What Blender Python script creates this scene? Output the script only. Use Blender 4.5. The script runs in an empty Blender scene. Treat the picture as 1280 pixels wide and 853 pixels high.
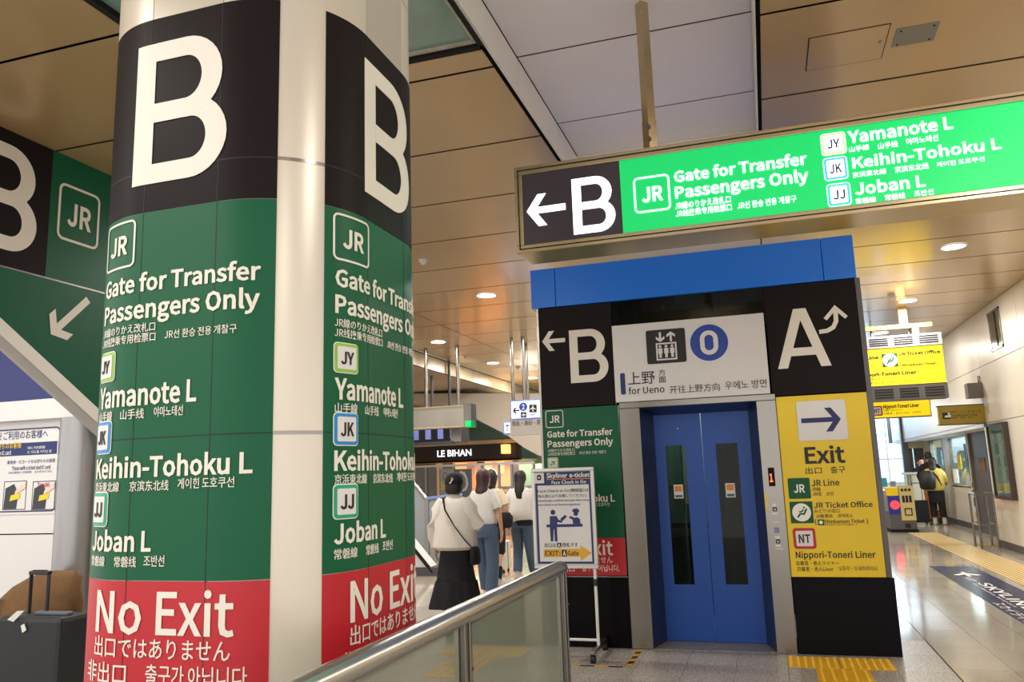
import bpy, bmesh, math, random
from mathutils import Vector, Matrix
random.seed(7)
S = bpy.context.scene
COL = S.collection
PI = math.pi
# ---------------------------------------------------------------- camera
YAW, PITCH, ROLL, FOC = math.radians(17.2726), math.radians(9.69), math.radians(-1.906), 993.34
EYE = Vector((0, 0, 1.58))
FW = Vector((-math.sin(YAW)*math.cos(PITCH), math.cos(YAW)*math.cos(PITCH), math.sin(PITCH)))
r0 = Vector((math.cos(YAW), math.sin(YAW), 0)); u0 = r0.cross(FW)
RT = math.cos(ROLL)*r0 + math.sin(ROLL)*u0
UP = -math.sin(ROLL)*r0 + math.cos(ROLL)*u0
cd = bpy.data.cameras.new('camera'); cam = bpy.data.objects.new('camera', cd); COL.objects.link(cam)
cd.sensor_width = 36; cd.lens = FOC/1280*36; cd.clip_start = .05; cd.clip_end = 200
m = Matrix((RT, UP, -FW)).transposed().to_4x4(); m.translation = EYE; cam.matrix_world = m
S.camera = cam
S.view_settings.view_transform = 'Standard'; S.view_settings.look = 'None'
S.view_settings.gamma = 1; S.view_settings.use_curve_mapping = False
S.view_settings.exposure = 0.56
# ---------------------------------------------------------------- world and lamps
w = bpy.data.worlds.new('station_air'); S.world = w; w.use_nodes = True
w.node_tree.nodes['Background'].inputs[0].default_value = (1, .96, .915, 1)
w.node_tree.nodes['Background'].inputs[1].default_value = 1.15
CEIL = 4.35
LAMPS = [(x, y) for y in (-2.9, .5, 4.1, 7.7, 11.3, 14.85, 18.3, 21.7) for x in (-6.2, 2.55)] + \
        [(x, y) for y in (-2.9, .5, 7.7, 11.3, 14.85, 18.3, 21.7) for x in (-3.9,)] + [(-.68, 9.6), (-.68, 14.8), (-.68, 20)]
for x, y in LAMPS:
    L = bpy.data.lights.new('downlight', 'AREA'); L.shape = 'DISK'; L.size = .3; L.energy = 46; L.color = (1, .95, .88)
    o = bpy.data.objects.new('downlight_lamp', L); COL.objects.link(o); o.location = (x, y, CEIL-.04)
def lamp(kind, loc, energy, color, size=.5, sy=None, rot=(0, 0, 0)):
    L = bpy.data.lights.new('lamp', kind); L.energy = energy; L.color = color
    if kind == 'AREA':
        L.size = size
        if sy: L.shape = 'RECTANGLE'; L.size_y = sy
    else: L.shadow_soft_size = size
    o = bpy.data.objects.new('interior_lamp', L); COL.objects.link(o); o.location = loc; o.rotation_euler = rot
    return o
lamp('AREA', (-8.4, 26.4, 2.0), 160, (1, .62, .3), 3.2, 1.2)          # shop interior
lamp('AREA', (5.6, 23, 2.15), 320, (.85, .93, 1), 1.2, 5)              # ticket office interior
lamp('AREA', (3.2, 30.0, 3.4), 120, (.75, .88, 1), 2.4, 1.5)          # hall past the gates
lamp('AREA', (-.58, 9.0, 2.35), 14, (.9, 1, .95), .9, .9)              # lift car
# ---------------------------------------------------------------- helpers
def ray(px, py): return FW + RT*((px-640)/FOC) - UP*((py-426.5)/FOC)
def at(px, py, ax, v):
    """point of the real plane x/y/z = v that a measured photo pixel looks at"""
    d = ray(px, py); i = 'xyz'.index(ax); return EYE + d*((v-EYE[i])/d[i])
def lin(h):
    h = h.lstrip('#'); c = [int(h[i:i+2], 16)/255 for i in (0, 2, 4)]
    return [(x/12.92 if x <= .04045 else ((x+.055)/1.055)**2.4) for x in c]
MATS = {}
def mat(name, col, rough=.5, metal=0, noise=0, nscale=30, bump=0, emit=0, coat=0, stretch=None, spec=.5, ecol=None):
    if name in MATS: return MATS[name]
    m = bpy.data.materials.new(name); m.use_nodes = True; nt = m.node_tree; b = nt.nodes['Principled BSDF']
    c = lin(col)+[1] if isinstance(col, str) else list(col)+[1]
    b.inputs['Base Color'].default_value = c; b.inputs['Roughness'].default_value = rough
    b.inputs['Metallic'].default_value = metal; b.inputs['Coat Weight'].default_value = coat
    b.inputs['Coat Roughness'].default_value = .13; b.inputs['Specular IOR Level'].default_value = spec
    if emit:
        b.inputs['Emission Color'].default_value = (lin(ecol)+[1]) if ecol else c; b.inputs['Emission Strength'].default_value = emit
    if noise or bump:
        tc = nt.nodes.new('ShaderNodeTexCoord'); mp = nt.nodes.new('ShaderNodeMapping'); n = nt.nodes.new('ShaderNodeTexNoise')
        n.inputs['Scale'].default_value = nscale; n.inputs['Detail'].default_value = 3
        if stretch: mp.inputs['Scale'].default_value = stretch
        nt.links.new(tc.outputs['Object'], mp.inputs[0]); nt.links.new(mp.outputs[0], n.inputs[0])
        if noise:
            mx = nt.nodes.new('ShaderNodeMix'); mx.data_type = 'RGBA'
            mx.inputs[6].default_value = [max(0, x*(1-noise)) for x in c[:3]]+[1]
            mx.inputs[7].default_value = [min(1, x*(1+noise)) for x in c[:3]]+[1]
            nt.links.new(n.outputs[0], mx.inputs[0]); nt.links.new(mx.outputs[2], b.inputs['Base Color'])
        if bump:
            bp = nt.nodes.new('ShaderNodeBump'); bp.inputs['Strength'].default_value = bump; bp.inputs['Distance'].default_value = .01
            nt.links.new(n.outputs[0], bp.inputs['Height']); nt.links.new(bp.outputs[0], b.inputs['Normal'])
    MATS[name] = m; return m
def glassmat(name, col, refl=.25, rough=.03):
    m = bpy.data.materials.new(name); m.use_nodes = True; nt = m.node_tree; nt.nodes.clear()
    o = nt.nodes.new('ShaderNodeOutputMaterial'); t = nt.nodes.new('ShaderNodeBsdfTransparent'); g = nt.nodes.new('ShaderNodeBsdfGlossy')
    t.inputs[0].default_value = lin(col)+[1]; g.inputs['Roughness'].default_value = rough
    lw = nt.nodes.new('ShaderNodeLayerWeight'); lw.inputs[0].default_value = .35
    mr = nt.nodes.new('ShaderNodeMapRange'); mr.inputs[3].default_value = refl*.4; mr.inputs[4].default_value = min(1, refl*3)
    mx = nt.nodes.new('ShaderNodeMixShader'); nt.links.new(lw.outputs[1], mr.inputs[0]); nt.links.new(mr.outputs[0], mx.inputs[0])
    nt.links.new(t.outputs[0], mx.inputs[1]); nt.links.new(g.outputs[0], mx.inputs[2]); nt.links.new(mx.outputs[0], o.inputs[0])
    return m
M = dict(
 tan=mat('tan_metal_ceiling', '#b99c70', .3, .2, .08, 1.2, coat=.35),
 grey=mat('grey_ceiling', '#e8e4ec', .6, 0, .03, 3),
 strip=mat('recess_edge', '#e0dcd8', .35),
 black=mat('black_film', '#211b1c', .45, 0, spec=.08),
 blackgloss=mat('black_glass', '#0a090b', .25, 0, spec=.08),
 green=mat('green_film', '#085838', .42, spec=.25), red=mat('red_film', '#b81224', .42),
 white=mat('white_lettering', '#f2efe6', .5), cream=mat('cream_lettering', '#e6e0d4', .5),
 pillar=mat('pillar_white', '#d8cfc0', .3, .25, .05, 2, stretch=(3, 3, .3)),
 pillar2=mat('pillar_flat', '#c9c2b4', .3, .3, .05, 2),  # flat sheets toned darker, a reflection put into their colour
 dark=mat('dark_joint', '#0b0a0a', .9), steel=mat('brushed_steel', '#8f8a84', .24, .95, .12, 40, stretch=(1, 1, 30)),
 steel2=mat('rail_steel', '#b9b6b0', .26, .95), bronze=mat('warm_steel', '#c2b08d', .25, .9, .2, 12, stretch=(.3, 3, 3)),
 blue=mat('blue_panel', '#0474ea', .3), doorblue=mat('door_blue', '#0649a2', .4), navy=mat('navy', '#1b2a66', .5),
 yellow=mat('yellow_film', '#ecca16', .42), ink=mat('black_ink', '#15120f', .5), boardwhite=mat('board_white', '#dcdad8', .4),
 reveal=mat('reveal_blue_grey', '#39415a', .3, .6), wallw=mat('wall_enamel', '#dcd5c7', .3, 0, .03, 1.5),
 base=mat('baseboard_dark', '#4a464a', .35), tact=mat('tactile_yellow', '#c9960f', .5, 0, .12, 30),
 sweater=mat('sweater_knit', '#e4ddd2', .9, 0, .06, 60, .3), cloth_black=mat('black_cloth', '#15141a', .9, 0, .2, 40, .2),
 jeans=mat('denim', '#4a5d74', .85, 0, .25, 50, .2), skin=mat('skin', '#c89a80', .55), hair=mat('dark_hair', '#24191a', .5, 0, .3, 80, .4, stretch=(1, 1, .1)),
 tee=mat('white_cotton', '#dedad6', .85, 0, .04, 30, .1), shoe=mat('shoe_white', '#c9c5c0', .6), rubber=mat('rubber', '#151515', .6),
 brown=mat('brown_bag', '#6b4a24', .75, 0, .25, 12, .5), plastic=mat('black_plastic', '#17181a', .4), teal=mat('teal_tile', '#6f9c92', .3, 0, .08, 6),
 cream2=mat('cream_wall', '#cfc3a8', .5, 0, .03, 3), ygreen=mat('jy_green', '#8fc043', .4), jkblue=mat('jk_blue', '#1a86cc', .4), jjgreen=mat('jj_teal', '#17a078', .4),
 darkgrey=mat('dark_grey_steel', '#5b585c', .4, .4), orange=mat('orange', '#e0892f', .5), skirt=mat('skirt_chiffon', '#121118', .85),
)
M['lit'] = mat('lamp_lens', '#fff6ea', .5, emit=9); M['litgreen'] = mat('backlit_green', '#02b454', .35, emit=.4, ecol='#06dc74')
M['litwhite'] = mat('backlit_white', '#f5f8ff', .4, emit=1.5); M['litdark'] = mat('backlit_dark', '#2b2529', .35, emit=.06, ecol='#6a5060')
M['litblue'] = mat('backlit_pale_blue', '#cfdcff', .4, emit=1.3); M['lityellow'] = mat('backlit_yellow', '#f2d312', .4, emit=.45)
M['glow'] = mat('shop_glow', '#ffb56a', .5, emit=1.3); M['paneltile'] = mat('office_light', '#e6f0ff', .5, emit=1.1)
M['ledred'] = mat('led_red', '#ff3a1e', .4, emit=5)
M['glass'] = glassmat('clear_glass', '#e6efea', .12); M['darkglass'] = glassmat('smoked_glass', '#93a79f', .05)
M['chiffon'] = glassmat('sheer_chiffon', '#3a3a42', .02, .6)
def speckle(name, c1, c2, rough, scale=180, spec=.5):
    m = bpy.data.materials.new(name); m.use_nodes = True; nt = m.node_tree; b = nt.nodes['Principled BSDF']
    tc = nt.nodes.new('ShaderNodeTexCoord'); n = nt.nodes.new('ShaderNodeTexNoise'); n.inputs['Scale'].default_value = scale; n.inputs['Detail'].default_value = 2
    n2 = nt.nodes.new('ShaderNodeTexNoise'); n2.inputs['Scale'].default_value = 1.3
    r = nt.nodes.new('ShaderNodeValToRGB'); r.color_ramp.elements[0].position = .38; r.color_ramp.elements[1].position = .62
    r.color_ramp.elements[0].color = lin(c1)+[1]; r.color_ramp.elements[1].color = lin(c2)+[1]
    mx = nt.nodes.new('ShaderNodeMix'); mx.data_type = 'RGBA'; mx.blend_type = 'MULTIPLY'; mx.inputs[0].default_value = .25
    nt.links.new(tc.outputs['Object'], n.inputs[0]); nt.links.new(tc.outputs['Object'], n2.inputs[0]); nt.links.new(n.outputs[0], r.inputs[0])
    nt.links.new(r.outputs[0], mx.inputs[6]); nt.links.new(n2.outputs[0], mx.inputs[7]); nt.links.new(mx.outputs[2], b.inputs[0])
    b.inputs['Roughness'].default_value = rough; b.inputs['Specular IOR Level'].default_value = spec
    return m
M['granite'] = speckle('granite', '#77706a', '#c9c1b8', .32, 70); M['granite2'] = speckle('granite_b', '#706a63', '#c1b9af', .32, 70)
M['polished'] = speckle('polished_tile', '#b8ae9d', '#d0c6b5', .1, 90, .9); M['polished2'] = speckle('polished_tile_b', '#b0a694', '#c8bead', .1, 90, .9)

WL = {}
def place(ob, loc, parent):
    WL[ob.name] = Vector(loc)
    if parent is not None:
        ob.parent = parent; ob.location = Vector(loc)-WL[parent.name]
    else: ob.location = loc
def thing(name, label, cat, loc=(0, 0, 0), group=None):
    o = bpy.data.objects.new(name, None); COL.objects.link(o); o.empty_display_size = .1
    place(o, loc, None); o['label'] = label; o['category'] = cat
    if group: o['group'] = group
    return o
def tag(o, label, cat, group=None):
    o['label'] = label; o['category'] = cat
    if group: o['group'] = group
    return o
class MB:
    def __init__(s): s.v = []; s.f = []; s.smooth = False
    def add(s, vs, fs):
        k = len(s.v); s.v += [tuple(v) for v in vs]; s.f += [tuple(i+k for i in f) for f in fs]; return s
    def box(s, a, b):
        x0, x1 = sorted((a[0], b[0])); y0, y1 = sorted((a[1], b[1])); z0, z1 = sorted((a[2], b[2]))
        return s.add([(x0, y0, z0), (x1, y0, z0), (x1, y1, z0), (x0, y1, z0), (x0, y0, z1), (x1, y0, z1), (x1, y1, z1), (x0, y1, z1)],
                     [(0, 3, 2, 1), (4, 5, 6, 7), (0, 1, 5, 4), (1, 2, 6, 5), (2, 3, 7, 6), (3, 0, 4, 7)])
    def prism(s, poly, d):
        """poly: list of 3-D points, extruded by vector d"""
        n = len(poly); d = Vector(d); p = [Vector(q) for q in poly]
        return s.add(p+[q+d for q in p], [tuple(range(n))[::-1], tuple(range(n, 2*n))]+[(i, (i+1) % n, n+(i+1) % n, n+i) for i in range(n)])
    def tube(s, path, rad, n=10, flat=1, caps=True, up=(0, 0, 1)):
        P = [Vector(p) for p in path]; R = rad if isinstance(rad, (list, tuple)) else [rad]*len(P); vs = []
        for i, p in enumerate(P):
            t = (P[min(i+1, len(P)-1)]-P[max(i-1, 0)]).normalized(); u = Vector(up)
            if abs(t.dot(u)) > .93: u = Vector((0, 1, 0)) if abs(t.y) < .9 else Vector((1, 0, 0))
            a = t.cross(u).normalized(); b = a.cross(t).normalized()
            rr = R[i] if isinstance(R[i], (list, tuple)) else (R[i], R[i]*flat)
            vs += [p+a*(rr[0]*math.cos(2*PI*k/n))+b*(rr[1]*math.sin(2*PI*k/n)) for k in range(n)]
        fs = [(i*n+k, i*n+(k+1) % n, (i+1)*n+(k+1) % n, (i+1)*n+k) for i in range(len(P)-1) for k in range(n)]
        if caps: fs += [tuple(range(n))[::-1], tuple(range((len(P)-1)*n, len(P)*n))]
        s.smooth = True
        return s.add(vs, fs)
    def rings(s, rings, n=20, wob=None, caps=True):
        """horizontal ellipses: (cx, cy, z, rx, ry)"""
        vs = []
        for i, (cx, cy, z, rx, ry) in enumerate(rings):
            for k in range(n):
                a = 2*PI*k/n; q = 1+(wob(a, i) if wob else 0)
                vs.append((cx+rx*q*math.cos(a), cy+ry*q*math.sin(a), z))
        fs = [(i*n+k, (i+1)*n+k, (i+1)*n+(k+1) % n, i*n+(k+1) % n) for i in range(len(rings)-1) for k in range(n)]
        if caps: fs += [tuple(range(n)), tuple(range((len(rings)-1)*n, len(rings)*n))[::-1]]
        s.smooth = True
        return s.add(vs, fs)
    def ball(s, c, r, n=14, sz=1, sy=1):
        c = Vector(c); rg = []
        for i in range(1, n//2+1): a = PI*i/(n//2+1); rg.append((c.x, c.y, c.z-r*sz*math.cos(a), r*math.sin(a), r*sy*math.sin(a)))
        return s.rings(rg, n)
    def build(s, name, m, parent=None, bevel=0, smooth=None):
        me = bpy.data.meshes.new(name)
        lo = [min(v[i] for v in s.v) for i in range(3)]; hi = [max(v[i] for v in s.v) for i in range(3)]
        c = Vector(((lo[0]+hi[0])/2, (lo[1]+hi[1])/2, lo[2]))
        me.from_pydata([tuple(Vector(v)-c) for v in s.v], [], s.f); 
        bm = bmesh.new(); bm.from_mesh(me); bmesh.ops.recalc_face_normals(bm, faces=bm.faces); bm.to_mesh(me); bm.free()
        me.materials.append(M[m] if isinstance(m, str) else m)
        if s.smooth if smooth is None else smooth:
            me.polygons.foreach_set('use_smooth', [True]*len(me.polygons))
            try: me.set_sharp_from_angle(angle=math.radians(50))
            except Exception: pass
        o = bpy.data.objects.new(name, me); COL.objects.link(o); place(o, c, parent)
        if bevel:
            b = o.modifiers.new('bevel', 'BEVEL'); b.width = bevel; b.segments = 2; b.limit_method = 'ANGLE'
        return o
def box(name, a, b, m, parent=None, bevel=0): return MB().box(a, b).build(name, m, parent, bevel)
def struct(name, mb, m, parent=None, bevel=0):
    o = mb.build(name, m, parent, bevel)
    if parent is None: o['kind'] = 'structure'
    return o
# frames: origin, right, up, outward normal
def frame(ax, v):
    """a sign face: 'y' faces the viewer, 'x+' a wall on the left facing right, 'x-' a wall on the right facing left, 'z' floor read towards the viewer"""
    if ax == 'y': return (Vector((0, v, 0)), Vector((1, 0, 0)), Vector((0, 0, 1)), Vector((0, -1, 0)))
    if ax == 'x+': return (Vector((v, 0, 0)), Vector((0, 1, 0)), Vector((0, 0, 1)), Vector((1, 0, 0)))
    if ax == 'x-': return (Vector((v, 0, 0)), Vector((0, -1, 0)), Vector((0, 0, 1)), Vector((-1, 0, 0)))
    if ax == 'z': return (Vector((0, 0, v)), Vector((0, -1, 0)), Vector((1, 0, 0)), Vector((0, 0, 1)))
class Flat:
    def __init__(s, ax, v): s.ax, s.v = ax, v; s.fr = frame(ax, v)
    def uv(s, p):
        q = at(p[0], p[1], s.ax[0], s.v); O, U, V, N = s.fr; return (q-O).dot(U), (q-O).dot(V)
    def map(s, u, v, d): O, U, V, N = s.fr; return O+U*u+V*v+N*d
    bend = False
try: INTER = bpy.data.fonts.load(bpy.utils.system_resource('DATAFILES', path='fonts')+'/Noto Sans CJK Regular.woff2')
except Exception: INTER = None
TC = {}
def glyphs(st, bold, font=True):
    k = (st, bold, font)
    if k in TC: return TC[k]
    inter = INTER and font and True
    c = bpy.data.curves.new('t', 'FONT'); c.body = st; c.size = 1; c.offset = (.017 if bold >= .05 else min(bold*.5, .011)) if all(ord(ch) < 0x250 for ch in st) else min(bold*.12, .0014); c.resolution_u = 4 if len(st) < 3 else 2
    if inter: c.font = INTER
    o = bpy.data.objects.new('t', c); me = bpy.data.meshes.new_from_object(o)
    vs = [(v.co.x, v.co.y) for v in me.vertices]; fs = [tuple(p.vertices) for p in me.polygons]
    bpy.data.objects.remove(o); bpy.data.curves.remove(c); bpy.data.meshes.remove(me)
    TC[k] = (vs, fs); return TC[k]
def slab2d(name, vs, fs, F, d, m, parent, thick=.0015):
    """flat 2-D faces placed on face F, d in front of it; extruded slightly"""
    bm = bmesh.new(); bv = [bm.verts.new((q[0], q[1], q[2] if len(q) > 2 else 0)) for q in vs]
    for f in fs:
        try: bm.faces.new([bv[i] for i in f])
        except ValueError: pass
    if F.bend:
        x0, x1 = min(v[0] for v in vs), max(v[0] for v in vs); x = math.ceil(x0/.025)*.025
        while x < x1:
            bmesh.ops.bisect_plane(bm, geom=bm.verts[:]+bm.edges[:]+bm.faces[:], plane_co=(x, 0, 0), plane_no=(1, 0, 0)); x += .025
    mb = MB()
    bm.verts.index_update(); P = [F.map(v.co.x, v.co.y, d+thick+v.co.z) for v in bm.verts]
    n = len(P); faces = [tuple(v.index for v in f.verts) for f in bm.faces]
    edges = [(e.verts[0].index, e.verts[1].index) for e in bm.edges if len(e.link_faces) == 1]
    if d > .004 or thick > .003:
        P += [F.map(v.co.x, v.co.y, d) for v in bm.verts]; faces2 = faces+[(a, b, b+n, a+n) for a, b in edges]
    else: faces2 = faces
    bm.free()
    nrm = F.map(0, 0, 1)-F.map(0, 0, 0)
    me = bpy.data.meshes.new(name); c = Vector([(min(p[i] for p in P)+max(p[i] for p in P))/2 for i in range(3)]); c.z = min(p.z for p in P)
    me.from_pydata([tuple(p-c) for p in P], [], faces2); me.materials.append(M[m] if isinstance(m, str) else m)
    o = bpy.data.objects.new(name, me); COL.objects.link(o); place(o, c, parent); return o
def text(parent, st, F, u0, v0, u1, v1, m='white', bold=.012, mode='base', d=.004, name='lettering', font=True, label=None):
    vs, fs = glyphs(st, bold, font)
    if not vs: return
    xa, xb = min(v[0] for v in vs), max(v[0] for v in vs); ya, yb = min(v[1] for v in vs), max(v[1] for v in vs)
    if mode == 'base': ya = 0
    if mode == 'bbox' and u1 is not None: v1 = max(v1, v0+(yb-ya)*(u1-u0)/(xb-xa)*.78)
    sy = (v1-v0)/(yb-ya); sx = (u1-u0)/(xb-xa) if u1 is not None else sy
    o = slab2d(name, [(u0+(q[0]-xa)*sx, v0+(q[1]-ya)*sy)+tuple(q[2:]) for q in vs], fs, F, d, m, parent)
    if label: o['label'] = label
    return o
def tpx(parent, st, F, bl, br, tp, m='white', bold=.012, mode='base', d=.004, **k):
    a, b, c = F.uv(bl), F.uv(br), F.uv(tp)
    return text(parent, st, F, a[0], a[1], b[0], c[1], m, bold, mode, d, **k)
def bigB(parent, F, u0, v0, u1, v1, m, d=.004, t=.158):
    H, W = v1-v0, u1-u0; T = t*H; vs, fs = [], []
    def quad(a, b, c, e): k = len(vs); vs.extend([tuple(p)+(lay[0],) for p in (a, b, c, e)]); fs.append((k, k+1, k+2, k+3))
    lay = [0]; quad((u0, v0), (u0+T, v0), (u0+T, v1), (u0, v1))
    for ya, yb, w_ in ((v0, v0+H*.56, W), (v0+H*.56-T*.85, v1, W*.94)):
        lay[0] += .0003; tt = T*.85; R = (yb-ya)/2; cx, cy = u0+w_-R, (ya+yb)/2; ri = R-tt; rx = R-T+.0
        O = [(u0+T, ya)]+[(cx+R*math.cos(-PI/2+PI*i/16), cy+R*math.sin(-PI/2+PI*i/16)) for i in range(17)]+[(u0+T, yb)]
        I = [(u0+T, ya+tt)]+[(cx+rx*math.cos(-PI/2+PI*i/16), cy+ri*math.sin(-PI/2+PI*i/16)) for i in range(17)]+[(u0+T, yb-tt)]
        for i in range(18): quad(O[i], O[i+1], I[i+1], I[i])
    return slab2d('lettering', vs, fs, F, d, m, parent)
def bigA(parent, F, u0, v0, u1, v1, m, d=.004, t=.15):
    H, W = v1-v0, u1-u0; T = t*H*1.06; c = (u0+u1)/2; q = T*.62; yb, yt = v0+H*.2, v0+H*.2+t*H*.9
    xl = lambda y: u0+T+(c-u0-T+.0)*min(1, (y-v0)/(H*.8))*.93
    vs = [(u0, v0), (u0+T, v0), (c, v0+H*.8), (c, v1), (c-q, v1), (u1, v0), (u1-T, v0), (c+q, v1),
          (xl(yb)-.01, yb, .0003), (2*c-xl(yb)+.01, yb, .0003), (2*c-xl(yt)+.01, yt, .0003), (xl(yt)-.01, yt, .0003)]
    return slab2d('lettering', vs, [(0, 1, 2, 3, 4), (5, 6, 2, 3, 7), (8, 9, 10, 11)], F, d, m, parent)
def poly(parent, name, F, pts, m, d=.004, thick=.0015, label=None):
    o = slab2d(name, pts, [tuple(range(len(pts)))], F, d, m, parent, thick)
    if label: o['label'] = label
    return o
def polyp(parent, name, F, pxs, m, d=.004, thick=.0015): return poly(parent, name, F, [F.uv(p) for p in pxs], m, d, thick)
def rrect(u0, v0, u1, v1, r, n=5):
    out = []
    for cx, cy, a0 in ((u1-r, v0+r, -PI/2), (u1-r, v1-r, 0), (u0+r, v1-r, PI/2), (u0+r, v0+r, PI)):
        out += [(cx+r*math.cos(a0+PI/2*i/n), cy+r*math.sin(a0+PI/2*i/n)) for i in range(n+1)]
    return out
def ringrect(parent, name, F, u0, v0, u1, v1, t, r, m, d=.004):
    a = rrect(u0, v0, u1, v1, r); b = rrect(u0+t, v0+t, u1-t, v1-t, max(r-t, .001)); n = len(a)
    return slab2d(name, a+b, [(i, (i+1) % n, n+(i+1) % n, n+i) for i in range(n)], F, d, m, parent)
def disc(parent, name, F, u, v, r, m, d=.004, n=28): return poly(parent, name, F, [(u+r*math.cos(2*PI*i/n), v+r*math.sin(2*PI*i/n)) for i in range(n)], m, d)
def stroke(pts, wd):
    """2-D polyline as quads"""
    vs, fs = [], []; n = len(pts); N = []
    for (x0, y0), (x1, y1) in zip(pts, pts[1:]): l = math.hypot(x1-x0, y1-y0) or 1; N.append(((y0-y1)/l, (x1-x0)/l))
    for i, (x, y) in enumerate(pts):     # mitred joints
        a, b = N[max(i-1, 0)], N[min(i, n-2)]; mx, my = a[0]+b[0], a[1]+b[1]; k = wd/max(.35, mx*mx+my*my)
        vs += [(x+mx*k, y+my*k), (x-mx*k, y-my*k)]
    fs = [(2*i, 2*i+1, 2*i+3, 2*i+2) for i in range(n-1)]
    return vs, fs
def arrow(parent, F, tip, tail, head, wd, m='white', d=.004, name='arrow_symbol'):
    """open-headed sign arrow: tip, tail in uv; head = arm length"""
    dx, dy = tip[0]-tail[0], tip[1]-tail[1]; l = math.hypot(dx, dy); ux, uy = dx/l, dy/l; px, py = -uy, ux
    a = (tip[0]-ux*head*.72+px*head, tip[1]-uy*head*.72+py*head); b = (tip[0]-ux*head*.72-px*head, tip[1]-uy*head*.72-py*head)
    h = wd*.62
    pts = [tail, (tip[0]-ux*h, tip[1]-uy*h)]
    v1, f1 = stroke(pts, wd); f1 = [(0, 1, 3, 2)]
    def arm(e):  # parallelogram from tip to e, cut parallel to the shaft
        k = wd*1.3
        return [tip, e, (e[0]-ux*k, e[1]-uy*k), (tip[0]-ux*k, tip[1]-uy*k)]
    vs = v1+[p+(.0003,) for p in map(tuple, arm(a))]+[p+(.0006,) for p in map(tuple, arm(b))]; fs = f1+[(4, 5, 6, 7), (8, 9, 10, 11)]
    return slab2d(name, vs, fs, F, d, m, parent)
def badge(parent, F, u0, v0, u1, v1, txt, border, fill='boardwhite', ink='ink', d=.003, rim='white'):
    k = (v1-v0)
    poly(parent, 'badge', F, rrect(u0, v0, u1, v1, k*.14), rim, d)
    poly(parent, 'badge_border', F, rrect(u0+k*.03, v0+k*.03, u1-k*.03, v1-k*.03, k*.12), border, d+.002)
    poly(parent, 'badge_face', F, rrect(u0+k*.13, v0+k*.13, u1-k*.13, v1-k*.13, k*.05), fill, d+.004)
    text(parent, txt, F, u0+(u1-u0)*.24, v0+k*.3, u1-(u1-u0)*.24, v1-k*.3, ink, .02, d=d+.006)
def jrbox(parent, F, u0, v0, u1, v1, d=.004, m='white', tm=None):
    k = v1-v0; ringrect(parent, 'logo_frame', F, u0, v0, u1, v1, k*.045, k*.13, m, d)
    text(parent, 'JR', F, u0+(u1-u0)*.22, v0+k*.3, u1-(u1-u0)*.2, v1-k*.3, tm or m, .04, d=d)

# ---------------------------------------------------------------- the setting
BASE = box('floor', (-16, -4, -.12), (9, 34, -.012), mat('joint_grout', '#4c4843', .8)); BASE['kind'] = 'structure'
def tiles(x0, x1, y0, y1, sx, sy, ms, skip=None, gap=.003, name='floor_tile', z=0):
    me = {}
    nx, ny = round((x1-x0)/sx), round((y1-y0)/sy)
    for i in range(nx):
        for j in range(ny):
            cx, cy = x0+(i+.5)*sx, y0+(j+.5)*sy
            if skip and skip(cx, cy): continue
            mm = random.choice(ms)
            if mm not in me:
                o = MB().box((-sx/2+gap/2, -sy/2+gap/2, -.012), (sx/2-gap/2, sy/2-gap/2, 0)).build('floor_tile', mm, BASE); me[mm] = o.data; WL[o.name] = Vector((cx, cy, -.012))
                o.location = Vector((cx, cy, z-.012))-WL[BASE.name]; continue
            o = bpy.data.objects.new(name, me[mm]); COL.objects.link(o); place(o, (cx, cy, z-.012), BASE)
inel = lambda x, y: -2.0 < x < .86 and y > 7.8
intac = lambda x, y: .03 < x < .83 and 7.07 < y < 7.47
tiles(-2.37, 1.23, 4.67, 8.27, .4, .6, ['granite', 'granite2'], lambda x, y: inel(x, y))
tiles(1.24, 5.02, 5.6, 16.8, .42, .8, ['polished', 'polished2'])
tiles(-6.57, -2.37, 7.2, 18.4, .42*10/7, .8, ['polished', 'polished2'], lambda x, y: False)
def plainfloor(a, b, m='polished'):
    o = box('floor_slab', (a[0], a[1], -.012), (b[0], b[1], -.001), m, BASE)
plainfloor((-16, -4), (-2.375, 7.2), 'granite'); plainfloor((-2.375, -4), (1.235, 4.67), 'granite'); plainfloor((1.24, -4), (9, 5.6))
plainfloor((-16, 7.2), (-6.575, 34)); plainfloor((-6.575, 18.4), (-2.375, 34)); plainfloor((-2.37, 8.27), (1.235, 34)); plainfloor((1.24, 16.8), (9, 34)); plainfloor((5.02, 5.6), (9, 16.8))
# ceiling of tan metal planks 1.2 m deep, dark joints between
CL = box('ceiling', (-5.46, -4, CEIL+.3), (9, 34, CEIL+.4), 'dark'); CL['kind'] = 'structure'
box('ceiling_void', (-7.06, -4, CEIL+.045), (-3.47, 34, CEIL+.06), 'dark', CL); box('ceiling_void', (-3.47, 4.53, CEIL+.045), (-1.52, 34, CEIL+.06), 'dark', CL); box('ceiling_void', (-3.47, -4, CEIL+.045), (-1.52, 2.32, CEIL+.06), 'dark', CL); box('ceiling_void', (.17, -4, CEIL+.045), (9, 34, CEIL+.06), 'dark', CL)
box('ceiling_void', (-1.53, 7.22, CEIL+.045), (.18, 34, CEIL+.06), 'dark', CL)
def plank(x0, x1, y0, y1, m='tan', z=CEIL):
    return MB().box((x0+.008, y0+.015, z), (x1-.008, y1-.015, z+.005)).build('ceiling_panel', m, CL)
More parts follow.
